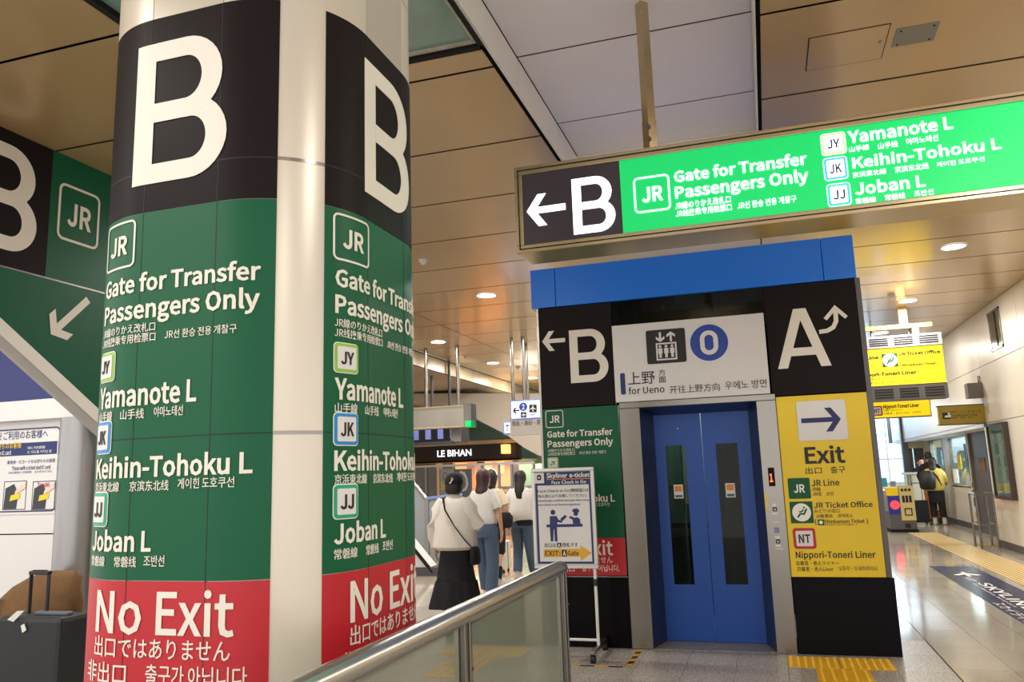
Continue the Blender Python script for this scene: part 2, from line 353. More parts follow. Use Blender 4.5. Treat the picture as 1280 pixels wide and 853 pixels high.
for j in range(-3, 24):
    y0, y1 = 1.2*j, 1.2*(j+1)
    if j == 3: plank(-5.45, -3.48, y0, y1)
    elif j == 2: plank(-5.45, -3.48, y0, y1)
    elif y1 <= 7.3: plank(-5.45, -1.553, y0, y1)
    if j == 3: plank(-3.47, -1.553, 4.55, 4.8)
    if y1 <= 7.3: plank(.182, 4.05, y0, y1)
    else: plank(-5.45, .16, y0, y1) ; plank(.16, 4.05, y0, y1)
    if y1 > 3: plank(-7.04, -5.45, y0, y1)
    if y1 > 17: plank(4.05, 6.5, y0, y1)
# grey recess
G0, G1, GZ = -1.51, .155, 4.63
for j in range(-3, 7):
    y0 = -0.8+1.2*j+.02
    MB().box((G0+.004, y0+.012, GZ), (G1-.004, min(y0+1.2, 7.2)-.012, GZ+.006)).build('recess_panel', 'grey', CL)
    MB().box((G0-.02, y0+.004, CEIL+.004), (G0, min(y0+1.2, 7.2)-.004, GZ-.01)).build('recess_side_panel', 'strip', CL)
    MB().box((G1-.004, y0+.004, CEIL+.004), (G1+.006, min(y0+1.2, 7.2)-.004, GZ-.01)).build('recess_side_panel', 'strip', CL)
box('recess_end_panel', (G0, 7.19, CEIL), (G1, 7.21, GZ), 'strip', CL)
# access hatch and cover plate in the right-hand planks
def outline(x0, x1, y0, y1, t=.006, z=CEIL-.003):
    return MB().box((x0, y0, z), (x1, y0+t, z+.004)).box((x0, y1-t, z), (x1, y1, z+.004)).box((x0, y0, z), (x0+t, y1, z+.004)).box((x1-t, y0, z), (x1, y1, z+.004))
hp = box('hatch_panel', (.497, 5.196, CEIL-.004), (.98, 5.644, CEIL+.001), 'tan', CL); outline(.49, .986, 5.19, 5.65, .007).build('hatch_frame', 'dark', hp)
MB().tube([(.945, 5.4, CEIL-.008), (.945, 5.4, CEIL-.002)], .012, 12).build('hatch_lock', 'steel', hp)
cp = box('cover_plate', (1.03, 5.28, CEIL-.005), (1.285, 5.515, CEIL), mat('galvanised', '#8d8a84', .6, .4), CL)
for x, y in ((1.06, 5.31), (1.255, 5.31), (1.06, 5.485), (1.255, 5.485)): MB().tube([(x, y, CEIL-.008), (x, y, CEIL-.004)], .007, 8).build('screw', 'dark', cp)
# glazed opening round the pillar head
gf = MB().box((-3.47, 4.5, CEIL-.01), (-1.535, 4.545, CEIL+.05)).box((-3.5, 2.35, CEIL-.01), (-3.455, 4.545, CEIL+.05)).box((-1.56, 2.35, CEIL-.01), (-1.53, 4.545, CEIL+.05)).build('opening_frame', 'dark', CL)
MB().box((-3.455, 2.3, CEIL+.03), (-1.56, 4.5, CEIL+.035)).build('opening_glass', mat('teal_mirror_glass', '#7f9c94', .12, 0, .3, 1.6), CL)
box('opening_rim', (-3.45, 4.47, CEIL+.012), (-1.57, 4.495, CEIL+.03), mat('rim_tape', '#b9b3a4', .5, 0, .6, 8), CL); box('opening_rim', (-1.59, 2.4, CEIL+.012), (-1.565, 4.47, CEIL+.03), MATS['rim_tape'], CL)
# left-hand drop of the ceiling
fas = struct('trim_1', MB().box((-7.1, -4, 4.02), (-7.09, 34, CEIL+.02)), 'dark')
for j in range(4, 28): MB().box((-7.085, j*1.2+.006, 4.03), (-7.06, (j+1)*1.2-.006, CEIL-.02)).build('fascia_panel', mat('fascia_cream', '#c7b596', .35, .2), fas)
LC = struct('ceiling_lower', MB().box((-16, 4, 4.05), (-7.1, 34, 4.1)), 'dark')
for j in range(5, 28): MB().box((-16, j*1.2+.006, 4.02), (-7.1, (j+1)*1.2-.006, 4.05)).build('ceiling_panel', mat('lower_ceiling', '#b3a491', .5), LC)
# right wall: enamel panels with joints
WX = 4.02
WR = struct('wall_right', MB().box((WX+.02, 2, 0), (WX+.2, 17.3, 2.28)).box((WX+.02, 2, 2.28), (WX+.2, 30, CEIL)), 'dark')
def wp(y0, y1, z0, z1, m='wallw'): return MB().box((WX, y0+.005, z0+.005), (WX+.03, y1-.005, z1-.005)).build('wall_panel', m, WR, .003)
WY0, WY1, WZ0, WZ1 = 15.3, 16.05, 3.5, 4.2
for y0 in (2.4, 4.8, 7.2, 9.6, 12.0): wp(y0, y0+2.4, .12, 2.28); wp(y0, y0+2.4, 2.28, 3.34); wp(y0, y0+2.4, 3.34, CEIL)
wp(14.4, 17.3, .12, 2.28); wp(14.4, 17.0, 2.28, 3.34)
for a, b, c, d in ((14.4, WY0, 3.34, CEIL), (WY1, 17.0, 3.34, CEIL), (WY0, WY1, 3.34, WZ0), (WY0, WY1, WZ1, CEIL)): wp(a, b, c, d)
for y0, y1 in ((17.0, 19.7), (19.7, 22.5), (22.5, 25.3), (25.3, 29)): wp(y0, y1, 2.28, 3.34); wp(y0, y1, 3.34, CEIL)
struct('baseboard_right', MB().box((WX-.015, 2, 0), (WX+.03, 17.3, .12)), 'base')
wn = struct('window_1', MB().box((WX-.012, WY0, WZ0), (WX+.01, WY0+.05, WZ1)).box((WX-.012, WY1-.05, WZ0), (WX+.01, WY1, WZ1)).box((WX-.012, WY0, WZ0), (WX+.01, WY1, WZ0+.04)).box((WX-.012, WY0, WZ1-.04), (WX+.01, WY1, WZ1)), 'steel')
box('window_pane', (WX-.002, WY0+.05, WZ0+.04), (WX+.004, WY1-.05, WZ1-.04), mat('dim_pane', '#5a5140', .1, 0, .5, 2), wn)
box('window_mullion', (WX-.014, WY0+.3, WZ0+.02), (WX, WY0+.33, WZ1-.02), 'dark', wn)
# ticket office front, set back
TX = 4.55
TW = struct('wall_ticket_office', MB().box((TX, 20.8, .12), (TX+.12, 27.5, .98)).box((TX, 25.8, .98), (TX+.12, 27.5, 2.28)).box((TX, 17.3, .12), (TX+.12, 19.15, 2.28)), 'wallw')
struct('baseboard_ticket_office', MB().box((TX-.02, 20.8, 0), (TX+.02, 27.5, .13)).box((TX-.02, 17.3, 0), (TX+.02, 19.15, .13)), 'base')
struct('ceiling_soffit', MB().box((WX, 17.0, 2.22), (TX+1.6, 29, 2.3)), mat('soffit_white', '#cdd2da', .4))
for y0, y1 in ((20.8, 21.35), (23.35, 24.1), (25.75, 25.9)):
    MB().box((TX, y0, .98), (TX+.1, y1, 2.24)).build('window_mullion', 'wallw', TW, .004)
for i, (y0, y1) in enumerate(((21.35, 23.35), (24.1, 25.75))):
    o = struct('window_%d' % (i+2), MB().box((TX-.01, y0, .96), (TX+.09, y1, 1.0)).box((TX-.01, y0, 2.18), (TX+.09, y1, 2.23)).box((TX-.01, y0, .98), (TX+.09, y0+.04, 2.2)).box((TX-.01, y1-.04, .98), (TX+.09, y1, 2.2)), 'steel')
    MB().box((TX+.03, y0+.04, 1.0), (TX+.038, y1-.04, 2.18)).build('window_pane', 'glass', o)
struct('wall_office_back', MB().box((TX+2.2, 17, 0), (TX+2.3, 28, 2.3)), mat('office_wall', '#dfe6ea', .5))
struct('wall_office_side', MB().box((TX+.1, 17.5, 0), (TX+2.2, 17.6, 2.3)), 'cream2')
# office interior: notices and a desk
for i, (y, z, c, w_, h_) in enumerate(((22.3, 1.4, '#e8d437', .35, .35), (21.5, 1.3, '#4f90b8', .3, .7), (22.8, 1.05, '#ffffff', .5, .35), (24.5, 1.5, '#7fb4c9', .6, .4), (21.5, 1.02, '#b7c0c4', .5, .2))):
    tag(box('notice_sheet', (TX+.022, y, z), (TX+.03, y+w_, z+h_), mat('notice%d' % i, c, .6)), ['small yellow notice behind nearest ticket window', 'tall blue notice behind nearest ticket window', 'white notice low behind nearest ticket window', 'pale blue notice behind the farther ticket window', 'flat grey sheet low behind nearest ticket window'][i], 'notice')
# service door beside the office
dr = struct('door_1', MB().box((TX-.06, 19.2, 0), (TX-.0, 20.7, 2.22)), 'darkgrey')
box('door_frame', (TX-.1, 20.7, 0), (TX+.02, 20.8, 2.22), mat('frame_brown', '#6d5a48', .5), dr); box('door_frame', (TX-.1, 19.15, 0), (TX+.02, 19.2, 2.22), 'dark', dr)
box('door_notice', (TX-.07, 19.6, 1.35), (TX-.06, 20.1, 1.65), 'brown', dr)
box('door_return_panel', (WX+.03, 17.3, 0), (TX-.0, 17.34, 2.2), 'wallw', TW)
wb = tag(box('notice_strip', (TX-.03, 17.6, .3), (TX-.005, 18.5, 2.15), mat('white_strip', '#d9dde2', .4)), 'tall white notice strip with small red and green lettering beside the grey service door', 'notice')
for i in range(12): MB().box((TX-.036, 17.85, .7+i*.1), (TX-.03, 18.2, .77+i*.1)).build('lettering', mat(['red_print', 'green_print', 'ink_print'][i % 3], ['#b05040', '#4d7a52', '#3a3a40'][i % 3], .6), wb)
# end walls
WLf = struct('wall_left', MB().box((-12.2, 6.5, 0), (-12.0, 34, 4.05)), 'dark')
for j in range(11):
    for z0_, z1_ in ((.1, 2.2), (2.2, 4.02)): MB().box((-12.0, 6.5+j*2.5+.005, z0_+.005), (-11.97, 9.0+j*2.5-.005, z1_-.005)).build('wall_panel', 'wallw', WLf)
EW = struct('wall_back', MB().box((-16, 33, 0), (9, 33.1, CEIL)), mat('far_wall', '#cfc6b2', .5))
struct('wall_cream_block', MB().box((4.13, 26.8, 2.03), (5.9, 27.0, CEIL)), mat('cream_block', '#cbbf9f', .4))
dd = struct('door_2', MB().box((3.98, 26.9, 0), (4.25, 26.96, 2.03)).box((4.28, 26.9, 0), (5.5, 26.96, 2.03)), 'darkgrey')
MB().tube([(4.18, 26.87, 1.25), (4.18, 26.9, 1.25)], .05, 10).build('door_handle', 'steel', dd)
struct('trim_2', MB().box((3.96, 26.78, 0), (4.13, 26.98, CEIL)), 'darkgrey')
hw = struct('window_5', MB().box((2.2, 30.5, 0), (4.95, 30.6, .9)), mat('office_white', '#cfdbe6', .5))
for i in range(3):
    for j in range(4): box('window_pane', (2.2+i*.92, 30.52, .95+j*.82), (2.2+i*.92+.89, 30.55, .95+j*.82+.79), mat('cold_pane', '#bcd6ea', .15, emit=.75), hw)
# ---------------------------------------------------------------- downlights, smoke heads
for x, y in LAMPS:
    if y < 3 or (x, y) == (-.68, 9.6): continue
    row = {-6.2: 'far left row', -3.9: 'row beside the pillar', 2.55: 'right corridor row', -.68: 'row behind the lift'}[x]
    ys = sorted(q[1] for q in LAMPS if q[0] == x and q[1] > 3 and q != (-.68, 9.6)); nth = ['nearest', 'second', 'third', 'fourth', 'fifth', 'farthest'][ys.index(y)]
    t = thing('ceiling_downlight', 'round white ceiling downlight, %s in the %s' % (nth, row), 'ceiling light', (x, y, CEIL), 'round downlights in the tan ceiling')
    a = MB(); n = 20
    vs = []; fs = []
    for k in range(n):
        for r, z in ((.17, CEIL-.001), (.165, CEIL-.012), (.14, CEIL-.012)): vs.append((x+r*math.cos(2*PI*k/n), y+r*math.sin(2*PI*k/n), z))
    for k in range(n):
        for q in range(2): fs.append((k*3+q, k*3+q+1, ((k+1) % n)*3+q+1, ((k+1) % n)*3+q))
    a.add(vs, fs).build('trim_ring', 'boardwhite', t)
    MB().tube([(x, y, CEIL-.009), (x, y, CEIL-.002)], .14, 20).build('lens', 'lit', t)
for i, (x, y) in enumerate(((-3.97, 9.06), (-6.4, 17.0), (-5.87, 19.35), (2.2, 14.2))):
    t = thing('smoke_detector', 'small round white smoke detector on the tan ceiling, '+['nearest to the pillar', 'second from the pillar', 'farthest along the left aisle', 'right of the lift'][i], 'smoke detector', (x, y, CEIL))
    MB().tube([(x, y, CEIL), (x, y, CEIL-.03)], [.06, .055], 16).build('detector_base', 'boardwhite', t)
    MB().tube([(x, y, CEIL-.03), (x, y, CEIL-.06)], [.04, .03], 16).build('detector_head', 'boardwhite', t)

# ---------------------------------------------------------------- the pillar
K = 1.12
PW, PR = .27*K, .327*K
CX1 = -1.181*K-PR; CY0 = 1.918*K+PR; CX0 = CX1-PW; CY1 = CY0+PW; QL = PR*PI/2; LL = PW+QL
class Pillar:
    bend = True
    def map(s, u, v, d):
        u = u % (4*LL); k = int(u//LL); t = u-k*LL
        if t < QL: a = t/PR; x, y = (PR+d)*math.sin(a), -(PR+d)*math.cos(a)
        else: x, y = PR+d, t-QL
        c = ((CX1, CY0), (CX1, CY1), (CX0, CY1), (CX0, CY0))[k]
        for _ in range(k): x, y = -y, x
        return Vector((c[0]+x, c[1]+y, v))
class Shift:
    def __init__(s, F, du, dv, su=1, sv=1): s.F, s.du, s.dv, s.su, s.sv = F, du, dv, su, sv; s.bend = F.bend
    def map(s, u, v, d): return s.F.map(s.du+u*s.su, s.dv+v*s.sv, d)
PF = Pillar()
pil = thing('pillar', 'wide white round-cornered pillar wrapped in green, black and red gate signs', 'pillar', (CX1-PW/2, CY0+PW/2, 0))
seams = [0, .98, 1.83, 2.74, CEIL+.05]
SEAMZ = None
def shell(u0, u1, v0, v1, d0, d1, name, m, parent, step=.025):
    n = max(1, math.ceil((u1-u0)/step)); vs, fs = [], []
    for i in range(n+1):
        u = u0+(u1-u0)*i/n
        for v, d in ((v0, d0), (v0, d1), (v1, d1), (v1, d0)): vs.append(PF.map(u, v, d))
    for i in range(n):
        for q in range(4): fs.append((i*4+q, i*4+(q+1) % 4, (i+1)*4+(q+1) % 4, (i+1)*4+q))
    fs += [(0, 1, 2, 3), (n*4+3, n*4+2, n*4+1, n*4)]
    b = MB().add(vs, fs); b.smooth = True; return b.build(name, m, parent)
# the sealed core, then cladding sheets with open seams
shell(0, 4*LL, 0, CEIL+.04, -.05, -.02, 'core', 'dark', pil)
zs = [0, .9, 1.79, 2.69, 3.6, CEIL+.04]
zs = [0, .82, 1.744, 2.672, 3.6, CEIL+.04]
for k in range(4):
    for (a, b, mm) in ((k*LL, k*LL+QL, 'pillar'), (k*LL+QL, (k+1)*LL, 'pillar2')):
        for z0, z1 in zip(zs, zs[1:]): shell(a+.0015, b-.0015, z0+.0025, z1-.0025, -.02, 0, 'cladding_sheet', mm, pil)
# seam joint strips of bright metal on the white corner
for z in (1.744, 2.672): shell(.204, .366, z-.006, z+.006, -.01, .0015, 'joint_strip', 'steel', pil)
for uu in (-PW, 0, QL, QL+PW): shell(uu-.0012, uu+.0012, .93, 3.257, .0028, .0036, 'film_seam', mat('seam_dark', '#0e1613', .6), pil)  # thin dark lines on the film over the cladding seams
for z in (1.744, 2.672):
    for a_, b_ in ((-.545, .204), (.366, 1.116)): shell(a_, b_, z-.002, z+.002, .0028, .0036, 'film_seam', MATS['seam_dark'], pil)
def gate_panel(parent, F, W=.75, H=1.575, d=.0045, Z=2.525):
    """transfer-gate sign: F is a face whose u runs from the panel's left edge and whose v is height with the green top at Z"""
    t = lambda st, u0, v0, u1, v1, bold=.012, mode='base': text(parent, st, F, u0, v0, u1, v1, 'cream', bold, mode, d)
    jrbox(parent, F, .03, 2.338, .214, 2.508, d, 'cream')
    t('Gate for Transfer', .04, 2.246, .703, 2.312, .02); t('Passengers Only', .04, 2.152, .702, 2.22, .02)
    t('JR線のりかえ改札口', .038, 2.102, .315, 2.134, .01, 'bbox'); t('JR线换乘专用检票口', .038, 2.067, .318, 2.099, .01, 'bbox'); t('JR선 환승 전용 개찰구', .355, 2.070, .63, 2.1, .01, 'bbox')
    badge(parent, F, .034, 1.945, .143, 2.05, 'JY', 'ygreen', d=d); badge(parent, F, .034, 1.7, .143, 1.812, 'JK', 'jkblue', d=d); badge(parent, F, .034, 1.46, .143, 1.575, 'JJ', 'jjgreen', d=d)
    t('Yamanote L', .039, 1.857, .49, 1.928, .02); t('Keihin-Tohoku L', .039, 1.62, .69, 1.69, .02); t('Joban L', .039, 1.384, .335, 1.452, .02)
    for st, a, b, v in (('山手線', .04, .14, 1.81), ('山手线', .185, .285, 1.81), ('야마노테선', .325, .44, 1.812), ('京浜東北線', .04, .195, 1.573), ('京滨东北线', .24, .395, 1.573), ('게이힌 도호쿠선', .43, .635, 1.576), ('常磐線', .04, .14, 1.333), ('常磐线', .19, .28, 1.333), ('조반선', .31, .39, 1.336)):
        t(st, a, v, b, v+.034, .01, 'bbox')
    t('No Exit', .107, 1.131, .645, 1.266, .012); t('出口ではありません', .107, 1.055, .635, 1.118, .012, 'bbox')
    t('非出口', .065, .975, .26, 1.04, .012, 'bbox'); t('출구가 아닙니다.', .335, .98, .7, 1.04, .012, 'bbox')
for u0, u1, lab in ((-.545, .204, 'left'), (.366, 1.116, 'right')):
    pb = shell(u0, u1, 2.527, 3.257, .0005, .003, 'sign_panel', 'black', pil); pb['label'] = 'black sheet with a large white B'
    pg = shell(u0, u1, 1.292, 2.525, .0005, .003, 'sign_panel', 'green', pil); pg['label'] = 'green sheet listing the transfer lines'
    pr = shell(u0, u1, .93, 1.29, .0005, .003, 'sign_panel', 'red', pil); pr['label'] = 'red No Exit sheet'
    F = Shift(PF, u0, 0)
    bigB(pb, F, .186, 2.627, .575, 3.157, 'cream', .0045)
    gate_panel(pg, F)

# ---------------------------------------------------------------- lift shaft
EY = 7.568
E_ = Flat('y', EY)
lift = thing('elevator', 'free-standing lift with blue double doors, steel surround and blue canopy', 'elevator', (-.58, 8.5, 0))
for x0, x1 in ((-2.13, -1.88), (-1.875, .63), (.635, .905)): box('canopy_panel', (x0, EY-.02, 3.24), (x1, 9.7, 3.638), 'blue', lift, .004)
box('shaft_side', (-2.07, EY+.05, 0), (-1.95, 9.6, 3.24), 'blackgloss', lift); box('shaft_side', (.82, EY+.05, 0), (.91, 9.6, 3.24), 'blackgloss', lift); box('shaft_back', (-2.0, 9.55, 0), (.9, 9.65, 3.24), 'blackgloss', lift)
box('corner_post', (-2.09, EY-.0, 0), (-2.068, EY+.1, 3.24), 'steel', lift); box('corner_post', (.888, EY-.005, .64), (.93, EY+.1, 3.24), 'darkgrey', lift)
box('skirt_panel', (-2.07, EY, 0), (-1.305, EY+.05, .637), 'blackgloss', lift, .003); box('skirt_panel', (.13, EY-.004, 0), (.945, EY+.05, .634), mat('skirt_black', '#121116', .4, spec=.08), lift, .003)
box('skirt_trim', (-2.07, EY-.004, .628), (-1.305, EY, .636), 'steel', lift)
pB = box('sign_panel', (-2.068, EY, 2.232), (-1.332, EY+.05, 3.235), 'black', lift, .003); pB['label'] = 'black panel with an arrow and a B'
pA = box('sign_panel', (.1, EY, 2.222), (.886, EY+.05, 3.235), 'black', lift, .003); pA['label'] = 'black panel with an A and a turning arrow'
pW = box('sign_panel', (-1.325, EY-.035, 2.246), (.084, EY+.01, 2.99), 'boardwhite', lift, .003); pW['label'] = 'white panel pointing lift users for Ueno'
pG = box('sign_panel', (-2.063, EY, .643), (-1.315, EY+.05, 2.225), 'green', lift, .003); pG['label'] = 'green transfer gate panel with a red foot'
box('red_band', (-2.063, EY-.002, .643), (-1.315, EY, .985), 'red', pG)
pY = box('sign_panel', (.126, EY, .638), (.886, EY+.05, 2.212), 'yellow', lift, .003); pY['label'] = 'yellow Exit panel'
hg = box('header_glass', (-1.33, EY+.02, 2.99), (.098, EY+.035, 3.24), 'darkglass', lift)
box('header_back', (-1.33, EY+.42, 2.9), (.1, EY+.44, 3.24), mat('dark_void', '#3a3836', .7), lift)
box('header_frame', (-1.12, EY+.03, 3.0), (-1.08, EY+.4, 3.24), 'dark', lift)
for x in (-.75, -.4, -.1): MB().box((x, EY+.06, 2.99), (x+.03, EY+.1, 3.24)).build('header_frame', 'darkgrey', lift)
for px, py in ((829, 385), (884, 382)):
    p = at(px, py, 'y', EY+.15); b = box('bracket', (p.x-.05, EY+.15, p.z-.1), (p.x+.05, EY+.2, p.z+.04), 'darkgrey', lift); MB().tube([(p.x, EY+.12, p.z), (p.x, EY+.15, p.z)], .016, 12).build('camera_lens', 'boardwhite', b)
a, b, c = E_.uv((714, 479.4)), E_.uv((760.6, 456)), E_.uv((755, 409.8)); bigB(pB, E_, a[0], a[1], b[0], c[1], 'cream', .003)
arrow(pB, E_, E_.uv((677.8, 427.5)), E_.uv((706.5, 425.2)), .1, .042, 'cream', .003)
a, b, c = E_.uv((972.7, 461.7)), E_.uv((1039.7, 458)), E_.uv((999, 386)); bigA(pA, E_, a[0], a[1], b[0], c[1], 'cream', .003)
# turning arrow
pts = [(1024, 415.2), (1034, 413.8), (1041.5, 409.5), (1045, 402), (1044.5, 393), (1043.4, 386)]
v_, f_ = stroke([E_.uv(p) for p in pts], .038); slab2d('arrow_symbol', v_, f_, E_, .003, 'cream', pA)
v_, f_ = stroke([E_.uv(p) for p in ((1031.5, 399.5), (1043.5, 385), (1058, 397))], .034); slab2d('arrow_symbol', v_, f_, E_, .0038, 'cream', pA)
gate_panel(pG, Shift(E_, -2.063, 2.225-2.525, .732/.75, 1), d=.003)
W_ = Flat('y', EY-.035)
def tw(st, bl, br, tp, m='ink', bold=.008, mode='base'): return tpx(pW, st, W_, bl, br, tp, m, bold, mode, .002)
tw('上野', (785.4, 482), (819, 480), (802, 464.8), bold=.02, mode='bbox'); tw('方', (823.3, 470), (832, 469.5), (828, 462), bold=.01, mode='bbox'); tw('面', (823.8, 478.8), (832.6, 478), (828, 471), bold=.01, mode='bbox')
tw('for Ueno', (786, 493.3), (831, 491), (790, 484)); tw('开往上野方向', (837.5, 492.5), (900, 489), (870, 480.6), mode='bbox', bold=.004); tw('우에노 방면', (906.6, 487.5), (958.7, 484), (930, 475.6), mode='bbox', bold=.004)
a, b = W_.uv((775, 467)), W_.uv((782.5, 493.5)); poly(pW, 'direction_bar', W_, rrect(a[0], b[1], b[0]+.0, a[1], .015), 'navy', .002)
c = W_.uv((886.3, 428.5)); disc(pW, 'line_circle', W_, c[0], c[1], .172, mat('line_blue', '#1c3fa0', .4), .002, 40)
ringrect(pW, 'line_numeral', W_, c[0]-.082, c[1]-.115, c[0]+.082, c[1]+.115, .042, .08, 'boardwhite', .004)
a, b = W_.uv((809.5, 456)), W_.uv((857, 409)); poly(pW, 'lift_pictogram', W_, rrect(a[0], a[1], b[0]-.01, b[1]-.005, .02), 'ink', .002)
mx_, w2 = (a[0]+b[0]-.01)/2, (b[0]-a[0])
ringrect(pW, 'pictogram_car', W_, mx_-w2*.25, a[1]+.03, mx_+w2*.26, a[1]+w2*.52, .014, .002, 'boardwhite', .004)
for k in (-1, 0, 1):
    disc(pW, 'pictogram_head', W_, mx_+k*.056, a[1]+w2*.43, .013, 'boardwhite', .004, 12)
    poly(pW, 'pictogram_body', W_, [(mx_+k*.056-.02, a[1]+w2*.385), (mx_+k*.056-.02, a[1]+w2*.25), (mx_+k*.056-.012, a[1]+w2*.25), (mx_+k*.056-.012, a[1]+.055), (mx_+k*.056+.012, a[1]+.055), (mx_+k*.056+.012, a[1]+w2*.25), (mx_+k*.056+.02, a[1]+w2*.25), (mx_+k*.056+.02, a[1]+w2*.385)], 'boardwhite', .004)
arrow(pW, W_, (mx_-.05, b[1]-.125), (mx_-.05, b[1]-.03), .04, .02, 'boardwhite', .004); arrow(pW, W_, (mx_+.05, b[1]-.03), (mx_+.05, b[1]-.125), .04, .02, 'boardwhite', .004)
# yellow exit panel
def ty(st, bl, br, tp, bold=.008, mode='base', m='ink'): return tpx(pY, st, E_, bl, br, tp, m, bold, mode, .003)
a, b = E_.uv((999, 552)), E_.uv((1054, 498)); poly(pY, 'arrow_tile', E_, rrect(a[0], a[1], b[0]+.01, b[1]-.01, .02), 'boardwhite', .003, .006)
arrow(pY, E_, E_.uv((1051, 524)), E_.uv((1001.5, 526.5)), .105, .042, mat('arrow_navy', '#18225c', .5), .0095)
ty('Exit', (1006.9, 579.6), (1057, 577.6), (1053.8, 556.3), .02); ty('出口', (1007, 593), (1027.5, 592), (1027, 584), mode='bbox'); ty('출구', (1038.5, 592), (1057, 591.4), (1050, 583), mode='bbox')
a, b = E_.uv((986.5, 624)), E_.uv((1011.5, 597.5)); poly(pY, 'jr_badge', E_, rrect(a[0], a[1], b[0], b[1], .01), 'green', .003); text(pY, 'JR', E_, a[0]+.045, a[1]+.055, b[0]-.045, b[1]-.055, 'white', .04, d=.006)
ty('JR Line', (1014.5, 608), (1049.4, 606.6), (1048, 599), .012); ty('JR線', (1014.5, 614.5), (1026, 613.3), (1020, 609.3), mode='bbox'); ty('JR线', (1015.7, 620.5), (1026.8, 619.8), (1020, 615), mode='bbox'); ty('JR선', (1032.4, 620.3), (1042, 619.5), (1036, 614.8), mode='bbox')
a, b = E_.uv((989, 654.5)), E_.uv((1015, 627)); poly(pY, 'seat_badge', E_, rrect(a[0], a[1], b[0], b[1], .004), 'green', .003); cc = ((a[0]+b[0])/2, (a[1]+b[1])/2)
disc(pY, 'seat_badge_disc', E_, cc[0], cc[1], .078, 'white', .006)
def seat(parent, F, cx, cy, k, d, m='green'):
    v_, f_ = stroke([(cx+.62*k, cy+.45*k), (cx+.28*k, cy-.2*k), (cx-.2*k, cy-.2*k), (cx-.5*k, cy-.62*k)], .2*k); slab2d('seat_symbol', v_, f_, F, d, m, parent)
    v_, f_ = stroke([(cx+.28*k, cy+.35*k), (cx-.02*k, cy+.05*k), (cx-.3*k, cy+.08*k)], .16*k); slab2d('seat_symbol', v_, f_, F, d, m, parent)
    disc(parent, 'seat_symbol', F, cx+.33*k, cy+.6*k, .12*k, m, d, 12)
seat(pY, E_, cc[0], cc[1], .07, .0085)
ty('JR Ticket Office', (1017.7, 635.3), (1091, 634), (1090, 626.5), .012); ty('みどりの窓口', (1018, 641.8), (1050, 640.8), (1030, 636.5), mode='bbox'); ty('JR售票处', (1019.5, 648), (1041.5, 647.5), (1030, 643), mode='bbox'); ty('JR매표소', (1046.4, 647.5), (1066.4, 647), (1060, 642.3), mode='bbox')
ty('(', (1019, 657), (1021, 657), (1020, 649.3), mode='bbox'); ty('Shinkansen Ticket', (1030.5, 654.6), (1081, 654), (1050, 649.4), .01); ty(')', (1083.5, 656), (1085.5, 656), (1085, 648.3), mode='bbox')
ty('新干线车票  신칸센 티켓  新幹線きっぷ', (1030.8, 657.6), (1072, 657), (1050, 655.3), 0, 'bbox')
a, b = E_.uv((1022.6, 657)), E_.uv((1029.8, 649.6)); poly(pY, 'ticket_badge', E_, [(a[0], a[1]), (b[0], a[1]), (b[0], b[1]), (a[0], b[1])], 'green', .003); disc(pY, 'ticket_badge_disc', E_, (a[0]+b[0])/2, (a[1]+b[1])/2, .016, 'white', .006, 12)
a, b = E_.uv((992.8, 686.5)), E_.uv((1018.5, 660.3)); badge(pY, E_, a[0], a[1], b[0], b[1], 'NT', 'red', rim='red')
ty('Nippori-Toneri Liner', (995, 697.8), (1094.8, 696.8), (1090, 689), .012); ty('日暮里・舎人ライナー', (995.8, 707), (1048.8, 706), (1030, 701.6), mode='bbox'); ty('日暮里・舎人Liner', (997.2, 714.3), (1042, 713.5), (1030, 708.8), mode='bbox', bold=.002); ty('닛포리·도네리라이너', (1048.8, 713.8), (1096.3, 713), (1090, 708), mode='bbox', bold=.002)
# steel surround (splayed) and doors
fx0, fx1, bx0, bx1, DY = -1.11, -.045, -1.03, -.13, 7.93
box('jamb', (-1.3, EY-.012, 0), (fx0, EY+.03, 2.185), 'steel', lift, .003)
jr = box('jamb', (fx1, EY-.012, 0), (.122, EY+.03, 2.185), 'steel', lift, .003)
box('lintel', (-1.3, EY-.012, 2.187), (.122, EY+.03, 2.242), 'steel', lift, .003)
MB().prism([(fx0, EY, 0), (bx0, DY, 0), (bx0-.1, DY, 0), (fx0-.1, EY, 0)], (0, 0, 2.185)).build('reveal', 'reveal', lift)
MB().prism([(fx1, EY, 0), (bx1, DY, 0), (bx1+.1, DY, 0), (fx1+.1, EY+.0, 0)], (0, 0, 2.185)).build('reveal', 'reveal', lift)
MB().prism([(fx0, EY, 2.185), (fx1, EY, 2.185), (bx1, DY, 2.13), (bx0, DY, 2.13)], (0, 0, .05)).build('reveal_top', 'reveal', lift)
DF = Flat('y', DY)
mid = (bx0+bx1)/2
